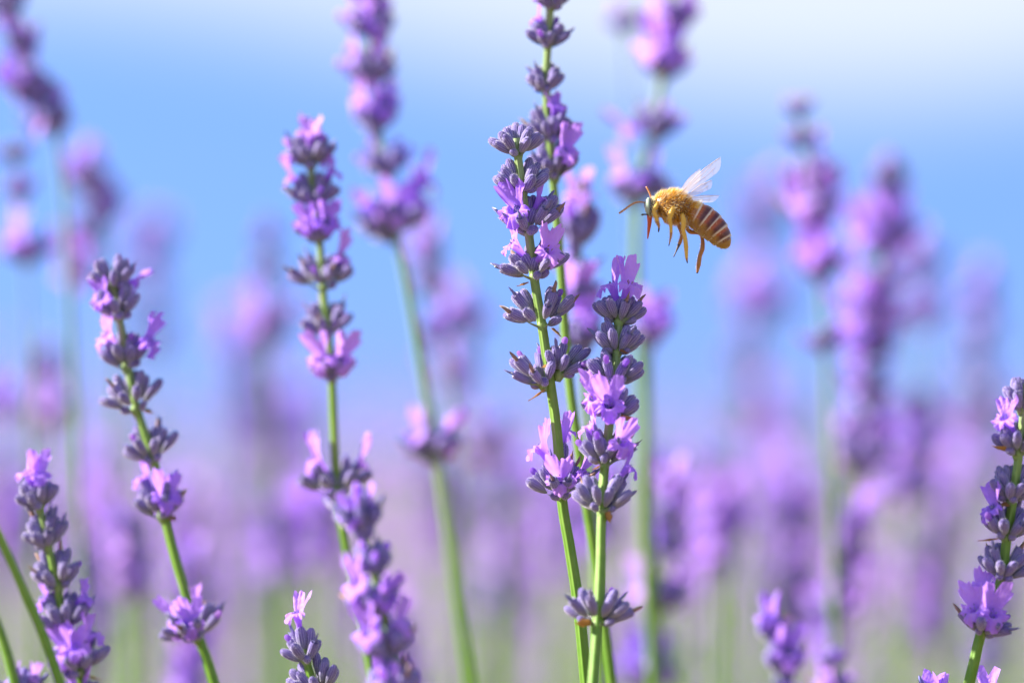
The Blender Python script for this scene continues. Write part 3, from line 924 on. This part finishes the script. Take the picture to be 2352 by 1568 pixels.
rx = random.Random(77)
LOW = ['at the left edge', 'behind the two slanting stems', 'behind the lower corner spike', 'right of the lower corner spike', 'left of the leaning stem', 'behind the leaning stem',
       'just right of the leaning stem', 'midway from leaning stem to short tip', 'left of the short tip', 'above the short tip', 'right above the short tip', 'left of the bottom edge spike',
       'behind the bottom edge spike', 'right of the bottom edge spike', 'left of the long bare stem', 'behind the long bare stem', 'right of the long bare stem', 'left of the crossing stems',
       'behind the crossing stems', 'right of the crossing stems', 'behind the dark low spike', 'right of the dark low spike', 'left of the two flower tip', 'above the two flower tip',
       'left of the bright stem', 'right of the bright stem', 'well right of the bright stem', 'left of the edge spike', 'behind the edge spike', 'at the right edge']
for k in range(30):
    if k % 7 == 6:
        continue
    x = 40 + 2290 * (k + rx.uniform(0.1, 0.9)) / 30
    y = rx.uniform(1010, 1400)
    dy_ = rx.uniform(0.14, 0.30) if k % 2 else rx.uniform(0.30, 0.65)
    f = F0 / (F0 + dy_) * 1.08
    ln = rx.uniform(-14, 14)
    w = []
    for j in range(rx.randint(3, 5)):
        yy = y + 46 + j * 78 * f + rx.uniform(-8, 8)
        xx = x + ln * (j + 1)
        w.append((xx, yy, rx.uniform(46, 64) * f, rx.uniform(60, 84) * f, [(xx + rx.uniform(-46, 46) * f, yy - rx.uniform(30, 66) * f, -1, 86 * f) for _ in range(rx.choice([0, 1, 2, 3, 3]))]))
    S('blurred lavender spike in the low violet haze, ' + LOW[k],
      [(x, y)] + [(q[0], q[1]) for q in w] + [(w[-1][0] + ln, w[-1][1] + 200), (w[-1][0] + ln * 2, w[-1][1] + 420)], w, dy=dy_, rad=0.85,
      group='blurred lavender spikes low in the field')

# ------------------------------------------------------------------ the rest of the field: a mass nobody could count
def field_mass(name, n, d0, d1, seed, detail, width, label):
    r = np.random.RandomState(seed)
    rr = random.Random(seed)
    protos = []
    for k in range(4):
        mb = MB()
        L = 62 * MM
        nw = 5 if detail else 3
        for i in range(nw):
            z = -L * i / nw
            m = (8 if detail else 4)
            for j in range(m):
                a = rr.uniform(0, 6.28); el = rr.uniform(0.25, 1.2)
                d = Vector((math.cos(a) * math.cos(el), math.sin(a) * math.cos(el), math.sin(el)))
                p0 = Vector((0, 0, z)) + d * 0.3 * MM
                ln = (3.6 if detail else 6.0) * MM
                u = d.orthogonal().normalized(); w = d.cross(u)
                q = (0.8 if detail else 1.8) * MM
                vs = [p0, p0 + d * ln * .6 + u * q, p0 + d * ln * .6 - u * q * .5 + w * q * .87, p0 + d * ln * .6 - u * q * .5 - w * q * .87, p0 + d * ln]
                mb.add(vs, [(0, 2, 1), (0, 3, 2), (0, 1, 3), (1, 2, 4), (2, 3, 4), (3, 1, 4)], CALYX, [0, .7, .7, .7, 1])
            for j in range(rr.choice([2, 4, 5, 6]) if detail else rr.choice([2, 3, 4])):
                a = rr.uniform(0, 6.28)
                c = Vector((math.cos(a) * 2.8 * MM, math.sin(a) * 2.8 * MM, z + rr.uniform(2, 4) * MM))
                s = (2.1 if detail else 3.0) * MM
                vs = [c] + [c + Vector((rr.uniform(-.4, .4), rr.uniform(-.4, .4), rr.uniform(-.4, .4))) * s * .5 + (Vector((math.cos(a), math.sin(a), 0)).cross(Vector((0, 0, 1))) * math.cos(b) + Vector((0, 0, 1)) * math.sin(b)) * s for b in (0, 1.26, 2.5, 3.77, 5.03)]
                mb.add(vs, [(0, 1, 2), (0, 2, 3), (0, 3, 4), (0, 4, 5), (0, 5, 1)], PETAL, 0.9)
        ns = 4
        # straight stem down to 0.62 m below the tip
        for i in range(2):
            pass
        vs = []
        for z, q in ((2 * MM, 0.7), (-L, 1.3), (-0.62, 1.9)):
            for j in range(3):
                a = 2.09 * j
                vs.append((q * MM * math.cos(a), q * MM * math.sin(a), z))
        mb.add(vs, rings_to_faces(3, 3, False, False), STEM, [1] * 3 + [.7] * 3 + [.4] * 3)
        V = np.array(mb.v, dtype=np.float32)
        tri = []; mi = []
        for f, m_ in zip(mb.f, mb.m):
            tri.append(f[:3]); mi.append(m_)
            if len(f) == 4:
                tri.append((f[0], f[2], f[3])); mi.append(m_)
        protos.append((V, np.array(tri, dtype=np.int32), np.array(mi, dtype=np.int32), np.array(mb.t, dtype=np.float32)))
    Vs = []; Ts = []; Ms = []; At = []
    off = 0
    for i in range(n):
        V, T, Mi, A = protos[r.randint(0, 4)]
        d = d0 + (d1 - d0) * r.rand() ** 0.7
        x = (r.rand() * 2 - 1) * (width * d + 0.12)
        clump = 0.045 * math.sin(x * 9 + d * 5.0) + 0.03 * math.sin(x * 23 - d * 11)
        top = 0.556 + clump * 0.9 + r.randn() * 0.028
        if d < 1.7:
            top = min(top, 0.62 - 0.0028 - 0.02 * r.rand())
        top = min(top, 0.645)
        s = r.uniform(0.85, 1.25)
        a = r.rand() * 6.28
        lx, ly = r.randn(2) * 0.09
        c, s_ = math.cos(a), math.sin(a)
        W = V * np.array([s, s, 1.0], dtype=np.float32)
        X = W[:, 0] * c - W[:, 1] * s_ + W[:, 2] * lx
        Y = W[:, 0] * s_ + W[:, 1] * c + W[:, 2] * ly
        Z = W[:, 2] + top
        Z = np.maximum(Z, -0.02)
        Vs.append(np.stack([X + x, Y + d, Z], 1)); Ts.append(T + off); Ms.append(Mi); At.append(A)
        off += len(V)
    V = np.concatenate(Vs).astype(np.float32); T = np.concatenate(Ts); Mi = np.concatenate(Ms); A = np.concatenate(At)
    me = bpy.data.meshes.new(name)
    me.vertices.add(len(V)); me.vertices.foreach_set('co', V.ravel())
    me.loops.add(len(T) * 3); me.loops.foreach_set('vertex_index', T.ravel().astype(np.int32))
    me.polygons.add(len(T)); me.polygons.foreach_set('loop_start', np.arange(0, len(T) * 3, 3, dtype=np.int32))
    me.polygons.foreach_set('material_index', Mi)
    for m_ in MATS:
        me.materials.append(m_)
    at_ = me.attributes.new('t', 'FLOAT', 'POINT'); at_.data.foreach_set('value', A)
    me.update(); me.validate()
    o = link(name, me)
    o['kind'] = 'stuff'; o['label'] = label; o['category'] = 'lavender'
    return o

field_mass('lavender_field', 900, 1.15, 3.4, 21, True, 0.15, 'out of focus lavender field filling the lower half')
field_mass('lavender_field', 9000, 3.4, 40.0, 22, False, 0.16, 'farther lavender blurring into a violet band under the sky')

# leaves at the feet of the spikes
def leaves(n, seed):
    rr = random.Random(seed)
    mb = MB()
    for _ in range(n):
        y = rr.uniform(0.62, 2.6)
        p = Vector((rr.uniform(-1, 1) * (0.13 * y + 0.12), y, rr.uniform(0.0, 0.28)))
        d = Vector((rr.uniform(-.6, .6), rr.uniform(-.6, .6), rr.uniform(0.5, 1))).normalized()
        u = d.orthogonal().normalized()
        L = rr.uniform(0.03, 0.06); w = rr.uniform(0.0014, 0.0024)
        n_ = d.cross(u) * 0.0006
        mb.add([p, p + d * L * .5 + u * w, p + d * L, p + d * L * .5 - u * w, p + d * L * .5 + n_], [(0, 1, 4), (1, 2, 4), (2, 3, 4), (3, 0, 4)])
    o = link('foliage', mb.mesh('foliage', [M_LEAF], False))
    o['kind'] = 'stuff'; o['label'] = 'grey green lavender leaves at the feet of the stems'
leaves(7000, 5)

# ------------------------------------------------------------------ the honey bee
def bee():
    ORG = at(1387.0 + 198, 324.0 + 166)          # about the middle of the body
    Z = 0.4 * F0 / F0
    def P(zx, zy, dep=0.0):
        """bee's own drawing units (close-up of 1695 x 1568 over 400 x 370 photo px) to local metres; dep in the same units, - towards the camera"""
        sx = 1500 + zx / 4.2375; sy = 350 + zy / 4.2375
        q = at(sx * PW / 2544.0, sy * PW / 2544.0) - ORG
        return q + Vector((0, dep * U, 0))
    U = 0.127 / 2544 / 4.2375
    root = thing('honey_bee', 'golden brown furry honey bee hovering, wings up and legs hanging, facing the lavender', 'bee', ORG)

    def bmat(name, col, rough=0.45, spec=0.5, sheen=0.0, **k):
        m, nt = new_mat(name)
        n = noise_fac(nt, 1800)
        c2 = tuple(min(1, v * 1.5 + 0.02) for v in col)
        finish(nt, nmix(nt, n, col, c2), rough, spec, sheen, **k)
        return m
    # body colours: a colour attribute of its own pigment (fur ground, chitin bands, pale felt lines)
    m_body, nt = new_mat('bee_body')
    ca = nt.nodes.new('ShaderNodeAttribute'); ca.attribute_name = 'pigment'
    n = noise_fac(nt, 2500)
    c = nmix(nt, mrange(nt, n, 0.45, 0.75, 0, 0.3), ca.outputs['Color'], nmix(nt, 0.3, ca.outputs['Color'], (0.6, 0.38, 0.08)))
    finish(nt, c, 0.30, 0.5, 0.1, (1, 0.9, 0.7), 0.35, normal=bump(nt, n, 0.3, 0.0001))
    m_fur = bmat('bee_fur_gold', (0.66, 0.35, 0.018), 0.6, 0.3, transl=0.35)
    m_fur_pale = bmat('bee_fur_pale', (0.78, 0.66, 0.42), 0.6, 0.3, transl=0.4)
    m_leg = bmat('bee_leg_amber', (0.30, 0.115, 0.015), 0.35)
    m_leg_y = bmat('bee_leg_golden', (0.50, 0.29, 0.025), 0.45, sheen=0.3)
    m_red = bmat('bee_mouthparts_red', (0.42, 0.06, 0.01), 0.3)
    m_ant = bmat('bee_antenna', (0.36, 0.15, 0.05), 0.45)
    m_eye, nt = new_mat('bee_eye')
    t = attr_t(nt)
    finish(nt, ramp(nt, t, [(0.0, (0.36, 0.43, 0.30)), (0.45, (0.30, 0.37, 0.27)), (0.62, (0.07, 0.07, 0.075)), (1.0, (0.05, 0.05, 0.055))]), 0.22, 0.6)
    m_dark = bmat('bee_claw_dark', (0.05, 0.035, 0.03), 0.5)

    secs = [(430, 705, 8, 8), (440, 697, 52, 54), (458, 694, 84, 90), (484, 696, 102, 116), (512, 702, 100, 116), (534, 705, 74, 76), (552, 700, 76, 80),
            (585, 690, 118, 122), (630, 684, 146, 150), (700, 690, 168, 166), (770, 698, 164, 160), (830, 712, 132, 128), (868, 728, 96, 92), (890, 742, 92, 90),
            (925, 758, 118, 116), (975, 782, 140, 138), (1030, 814, 150, 150), (1085, 856, 152, 152), (1140, 904, 146, 148), (1190, 958, 134, 136), (1236, 1020, 112, 114), (1270, 1076, 82, 84), (1288, 1112, 50, 52), (1296, 1134, 12, 12)]
    # resample finely along the body
    base = [(P(a, b), h * U, w * U) for a, b, h, w in secs]
    N = 150; SEG = 48
    pts = []; hs = []; ws = []
    cum = [0.0]
    for i in range(1, len(base)):
        cum.append(cum[-1] + (base[i][0] - base[i - 1][0]).length)
    total = cum[-1]
    for k in range(N):
        s = total * k / (N - 1)
        i = max(j for j in range(len(cum)) if cum[j] <= s + 1e-12)
        i = min(i, len(base) - 2)
        f = (s - cum[i]) / max(1e-9, cum[i + 1] - cum[i])
        f2 = f * f * (3 - 2 * f) if i not in (0, len(base) - 2) else f ** 0.6 if i == 0 else 1 - (1 - f) ** 0.6
        pts.append(base[i][0].lerp(base[i + 1][0], f))
        hs.append(base[i][1] + (base[i + 1][1] - base[i][1]) * (f if 0 < i < len(base) - 2 else f2))
        ws.append(base[i][2] + (base[i + 1][2] - base[i][2]) * (f if 0 < i < len(base) - 2 else f2))
    for _ in range(2):
        hs = [hs[0]] + [(hs[i - 1] + 2 * hs[i] + hs[i + 1]) / 4 for i in range(1, N - 1)] + [hs[-1]]
        ws = [ws[0]] + [(ws[i - 1] + 2 * ws[i] + ws[i + 1]) / 4 for i in range(1, N - 1)] + [ws[-1]]
    # where the abdomen starts and its rings
    ab0 = cum[13] / total
    tang = [((pts[min(N - 1, i + 2)] - pts[max(0, i - 2)]).normalized()) for i in range(N)]
    vs = []; pig = []
    RINGS = [0.0, 0.17, 0.34, 0.51, 0.67, 0.83, 1.01]
    frame = []
    for i in range(N):
        s = i / (N - 1)
        t = tang[i]
        side = Vector((0, 1, 0))
        up = side.cross(t) * -1
        up = t.cross(side) if t.cross(side).z > 0 else side.cross(t)
        up.normalize()
        frame.append((up, side))
        swell = 1.0; q = -1; inring = 0
        if s > ab0:
            q = (s - ab0) / (1 - ab0)
            for k in range(6):
                if RINGS[k] <= q < RINGS[k + 1]:
                    inring = (q - RINGS[k]) / (RINGS[k + 1] - RINGS[k])
            swell = 1.035 - 0.085 * (1 - inring) ** 3
        for j in range(SEG):
            a = 2 * math.pi * j / SEG
            ca_, sa_ = math.cos(a), math.sin(a)
            vs.append(pts[i] + (up * ca_ * hs[i] + side * sa_ * ws[i]) * swell)
            if s < 0.118:
                c = (0.10, 0.09, 0.06)
            elif q < 0:
                c = (0.16, 0.075, 0.02)
            else:
                belly = (0.29, 0.15, 0.022)
                if q < 0.17:
                    c = (0.58, 0.30, 0.03) if ca_ > 0.4 else (0.30, 0.11, 0.02)
                elif q > 0.83:
                    c = (0.30, 0.15, 0.02) if inring > 0.3 else (0.16, 0.05, 0.015)
                else:
                    k = min(1.0, max(0.0, (inring - 0.22) / 0.30))
                    c = tuple(a_ + (b_ - a_) * k for a_, b_ in zip((0.34, 0.066, 0.012), (0.075, 0.010, 0.014)))
                if q > 0.12:
                    k = min(1.0, max(0.0, (inring - 0.80) / 0.10)) * 0.85
                    c = tuple(a_ + (b_ - a_) * k for a_, b_ in zip(c, (0.66, 0.54, 0.44)))
                k = min(1.0, max(0.0, (-0.15 - ca_ + 0.10 * math.sin(q * 37) + 0.05 * math.sin(j * 2.3)) / 0.45))
                c = tuple(a_ + (b_ - a_) * k for a_, b_ in zip(c, belly))
            pig.append((*c, 1))
    fs = rings_to_faces(N, SEG)
    me = bpy.data.meshes.new('body')
    me.from_pydata([tuple(v) for v in vs], [], fs)
    me.materials.append(m_body)
    me.polygons.foreach_set('use_smooth', [True] * len(fs))
    at2 = me.attributes.new('pigment', 'FLOAT_COLOR', 'POINT')
    at2.data.foreach_set('color', np.array(pig, dtype=np.float32).ravel())
    me.update()
    body = link('body', me, root)
    # fur
    def fur(name, n, s0, s1, length, m, dens=None, seed=1, lean=0.35, under=True):
        rr = random.Random(seed)
        mb = MB()
        tries = 0
        while n > 0 and tries < 60000:
            tries += 1
            s = rr.uniform(s0, s1); i = min(N - 2, int(s * (N - 1)))
            a = rr.uniform(0, 2 * math.pi)
            if dens and rr.random() > dens(s, math.cos(a)):
                continue
            up, side = frame[i]
            nn = (up * math.cos(a) + side * math.sin(a)).normalized()
            p = pts[i].lerp(pts[i + 1], s * (N - 1) - i) + up * math.cos(a) * hs[i] * 0.985 + side * math.sin(a) * ws[i] * 0.985
            d = (nn + tang[i] * lean * rr.uniform(0.2, 1.5) + Vector((rr.uniform(-.35, .35), rr.uniform(-.35, .35), rr.uniform(-.35, .35)))).normalized()
            L = length * rr.uniform(0.55, 1.2)
            u = d.orthogonal().normalized(); u = Quaternion(d, rr.uniform(0, 3.14)) @ u
            w = 0.017 * MM
            mb.add([p - u * w, p + u * w, p + d * L * .6 + u * w * .8 + tang[i] * L * .08, p + d * L * .6 - u * w * .8 + tang[i] * L * .08, p + d * L + tang[i] * L * 0.2], [(0, 1, 2, 3), (3, 2, 4)])
            n -= 1
        o = link(name, mb.mesh(name, [m]), body)
        return o
    th0, th1 = cum[6] / total, cum[13] / total
    fur('fur', 5200, th0 - 0.01, th1 + 0.03, 0.50 * MM, m_fur, dens=lambda s, c: 0.45 + 0.55 * abs(c), seed=1)
    fur('fur', 1500, th0 - 0.03, th1 + 0.06, 0.72 * MM, m_fur_pale, dens=lambda s, c: 0.2 + 0.8 * max(0, c) ** 2 + (0.5 if c < -0.7 else 0), seed=2)
    fur('fur', 700, cum[3] / total, cum[6] / total, 0.35 * MM, m_fur_pale, seed=3)
    fur('fur', 500, ab0, ab0 + 0.10, 0.38 * MM, m_fur, seed=4, lean=0.8)
    fur('fur', 500, ab0 + 0.1, 0.98, 0.15 * MM, m_fur, dens=lambda s, c: 0.6 if c < -0.3 else 0.12, seed=5, lean=1.8)

    def edge_hair(s, c):
        q = (s - ab0) / (1 - ab0)
        for k in range(6):
            if RINGS[k] <= q < RINGS[k + 1]:
                return 1.0 if (q - RINGS[k]) / (RINGS[k + 1] - RINGS[k]) > 0.78 else 0.03
        return 0
    fur('fur', 1100, ab0 + 0.04, 0.985, 0.20 * MM, m_fur_pale, dens=edge_hair, seed=6, lean=1.8)

    # compound eyes: long ovals on both sides of the head
    def ellipsoid(mb, c, ax, mat=0, seg=20, rg=12, tfun=None):
        vs = []; ts = []
        for i in range(rg + 1):
            th = math.pi * i / rg
            for j in range(seg):
                a = 2 * math.pi * j / seg
                d = ax[0] * (math.sin(th) * math.cos(a)) + ax[1] * (math.sin(th) * math.sin(a)) + ax[2] * math.cos(th)
                vs.append(c + d); ts.append(tfun(d) if tfun else 0.0)
        mb.add(vs, rings_to_faces(rg + 1, seg, True, True), mat, ts)
    for sgn in (-1, 1):
        mb = MB()
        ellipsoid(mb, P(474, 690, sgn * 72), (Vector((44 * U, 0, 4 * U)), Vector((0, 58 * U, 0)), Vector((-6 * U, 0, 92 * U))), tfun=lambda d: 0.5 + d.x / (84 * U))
        link('eye', mb.mesh('eye', [m_eye]), body)
    # antennae
    for pl in ([(436, 652, -30), (400, 646, -40), (340, 650, -55), (280, 680, -70), (215, 728, -85), (160, 766, -95)], [(492, 606, 20), (494, 580, 30), (482, 545, 40), (466, 510, 48), (449, 480, 55)]):
        mb = MB()
        c = spline([P(*q) for q in pl], 0.12 * MM)
        tube(mb, c, [(0.075 + 0.045 * min(1, i / len(c) * 3)) * MM * (1 + 0.10 * math.cos(i * 2.2)) for i in range(len(c))], 8)
        link('antenna', mb.mesh('antenna', [m_ant]), body)
    # mouthparts: red tapering proboscis, dark palp
    mb = MB()
    c = spline([P(480, 775, 0), P(482, 850, 0), P(474, 930, 0), P(462, 1032, 0)], 0.2 * MM)
    tube(mb, c, [(0.40 * (1 - i / len(c)) ** 0.8 + 0.03) * MM for i in range(len(c))], 10, prof=lambda a: 1 + 0.2 * math.cos(2 * a))
    pr = link('proboscis', mb.mesh('proboscis', [m_red]), body)
    mb = MB()
    c = spline([P(466, 778, -40), P(430, 776, -55), P(392, 782, -60)], 0.1 * MM)
    tube(mb, c, [0.09 * MM] * (len(c) - 3) + [0.12 * MM, 0.12 * MM, 0.05 * MM], 7)
    link('palp', mb.mesh('palp', [m_dark]), body)

    # legs: femur, tibia and tarsus swell and narrow at the joints, short golden hairs
    def leg(pl, rad, split, seed):
        c = []; rr_ = []
        P3 = [P(*q) for q in pl]
        mb = MB()
        c = spline(P3, 0.14 * MM)
        seglen = [0]
        for i in range(1, len(c)):
            seglen.append(seglen[-1] + (c[i] - c[i - 1]).length)
        key = [0]
        for i in range(1, len(P3)):
            key.append(key[-1] + (P3[i] - P3[i - 1]).length)
        sc_ = seglen[-1] / key[-1]
        rads = []; ms = []
        for s in seglen:
            s /= sc_
            i = max(j for j in range(len(key)) if key[j] <= s + 1e-9); i = min(i, len(key) - 2)
            f = min(1, (s - key[i]) / (key[i + 1] - key[i]))
            rads.append((rad[i] * (1 - f) + rad[i + 1] * f) * U * 0.86)
        o = len(mb.f)
        tube(mb, c, rads, 10, prof=lambda a: 1 + 0.15 * math.cos(2 * a))
        nring = len(c) - 1
        for k in range(len(mb.f)):
            ring = min(nring - 1, k // 10)
            fpos = ring / nring
            mb.m[k] = 0 if fpos < split[0] else 1 if fpos < split[1] else 2
        rr = random.Random(seed)
        for _ in range(260):
            i = rr.randint(1, int((len(c) - 2) * split[1]))
            t = (c[i + 1] - c[i - 1]).normalized()
            nn = Quaternion(t, rr.uniform(0, 6.28)) @ t.orthogonal().normalized()
            d = (nn + t * rr.uniform(0.1, 0.9)).normalized()
            u = d.orthogonal().normalized() * 0.02 * MM
            p = c[i] + nn * rads[i] * 0.9
            L = rr.uniform(0.12, 0.30) * MM
            mb.add([p - u, p + u, p + d * L], [(0, 1, 2)], 3)
        link('leg', mb.mesh('leg', [m_leg_y, m_leg, m_dark, m_fur_pale]), body)
    leg([(560, 660, -70), (548, 700, -110), (524, 740, -125), (545, 800, -128), (572, 880, -126), (580, 925, -124), (574, 965, -122)], [30, 34, 30, 30, 20, 10, 7], (0.62, 0.86), 1)
    leg([(610, 700, 70), (580, 770, 110), (556, 830, 118), (582, 900, 118), (576, 950, 118)], [28, 30, 24, 14, 7], (0.3, 0.85), 2)
    leg([(740, 680, -120), (716, 740, -150), (688, 825, -160), (700, 880, -158), (704, 980, -154), (694, 1050, -150), (680, 1112, -150)], [34, 42, 36, 24, 20, 11, 6], (0.66, 0.92), 3)
    leg([(760, 800, 90), (800, 900, 110), (824, 985, 112), (806, 1060, 114), (786, 1108, 112), (764, 1160, 110), (738, 1218, 112)], [26, 30, 24, 26, 20, 10, 8], (0.1, 0.68), 4)
    leg([(820, 780, -110), (836, 850, -140), (832, 940, -150), (848, 1010, -150), (862, 1120, -148), (866, 1225, -146), (876, 1292, -146)], [34, 42, 30, 30, 32, 22, 7], (0.88, 0.94), 5)
    leg([(860, 880, 90), (910, 950, 110), (1010, 968, 112), (1042, 1030, 112), (1042, 1130, 112), (1018, 1200, 112), (1002, 1300, 112), (986, 1390, 112)], [26, 32, 24, 26, 34, 30, 32, 14], (0.02, 0.96), 6)

    # wings: clear membranes with veins, held up and back
    m_wing, nt = new_mat('bee_wing_membrane')
    pb = nt.nodes.new('ShaderNodeBsdfPrincipled')
    pb.inputs['Base Color'].default_value = (0.84, 0.74, 0.72, 1)
    pb.inputs['Roughness'].default_value = 0.32
    pb.inputs['Specular IOR Level'].default_value = 0.6
    trl = nt.nodes.new('ShaderNodeBsdfTranslucent'); trl.inputs[0].default_value = (0.9, 0.82, 0.86, 1)
    trp = nt.nodes.new('ShaderNodeBsdfTransparent')
    m1 = nt.nodes.new('ShaderNodeMixShader'); m1.inputs[0].default_value = 0.45
    m2 = nt.nodes.new('ShaderNodeMixShader'); m2.inputs[0].default_value = 0.45
    ou = nt.nodes.new('ShaderNodeOutputMaterial')
    nt.links.new(pb.outputs[0], m1.inputs[1]); nt.links.new(trl.outputs[0], m1.inputs[2])
    nt.links.new(trp.outputs[0], m2.inputs[1]); nt.links.new(m1.outputs[0], m2.inputs[2])
    nt.links.new(m2.outputs[0], ou.inputs[0])
    m_vein = bmat('bee_wing_vein', (0.55, 0.40, 0.26), 0.45, transl=0.3)
    def wing(root_p, tip_p, chord, width, front=0.32, seed=0):
        """membrane from hinge to tip; chord: direction of the trailing side"""
        ax = tip_p - root_p; L = ax.length; d = ax.normalized()
        e = (chord - d * chord.dot(d)).normalized()
        nn = d.cross(e)
        mb = MB(); rows = 16; cols = 6
        vs = []
        def outline(s):
            w = width * (math.sin(math.pi * min(1, s * 0.62 + 0.06)) ** 0.8) * (1 - max(0, (s - 0.72) / 0.28) ** 2.2) if s < 1 else 0
            return w
        def pos(s, v):
            w = outline(s)
            lead = -front * w * math.sin(math.pi * s) * 0.5
            off = lead + (w) * v
            return root_p + d * L * s + e * off + nn * (0.03 * L * math.sin(math.pi * s) + 0.012 * L * math.sin(v * 16) * s * (1 - s))
        for i in range(rows + 1):
            for k in range(cols + 1):
                vs.append(pos(i / rows, k / cols))
        fs = []
        for i in range(rows):
            for k in range(cols):
                a = i * (cols + 1) + k
                fs.append((a, a + 1, a + cols + 2, a + cols + 1))
        mb.add(vs, fs)
        for path, r0 in (([(0, 0), (.3, 0), (.6, 0), (.85, .02), (.97, .2)], 0.075), ([(0, .1), (.3, .22), (.55, .25), (.8, .12)], 0.05), ([(0.02, .3), (.3, .5), (.55, .62), (.78, .55)], 0.045), ([(.5, .26), (.52, .6), (.5, .97)], 0.035), ([(.7, .2), (.72, .5), (.66, .95)], 0.035), ([(0.05, .5), (.3, .8), (.42, .98)], 0.035)):
            c = spline([pos(*q) for q in path], 0.2 * MM)
            tube(mb, c, r0 * 0.45 * MM, 5, 1)
        link('wing', mb.mesh('wing', [m_wing, m_vein]), body)
    down = Vector((0.75, 0.25, -0.6))
    wing(P(800, 560, -95), P(1222, 176, -210), down, 1.45 * MM)
    wing(P(860, 590, -85), P(1130, 420, -230), down, 1.05 * MM)
    wing(P(790, 550, 95), P(1030, 270, 420), Vector((0.6, 0.5, -0.4)), 1.3 * MM)
    wing(P(860, 600, 85), P(1230, 560, 300), Vector((0.4, 0.2, -0.8)), 0.9 * MM)
bee()
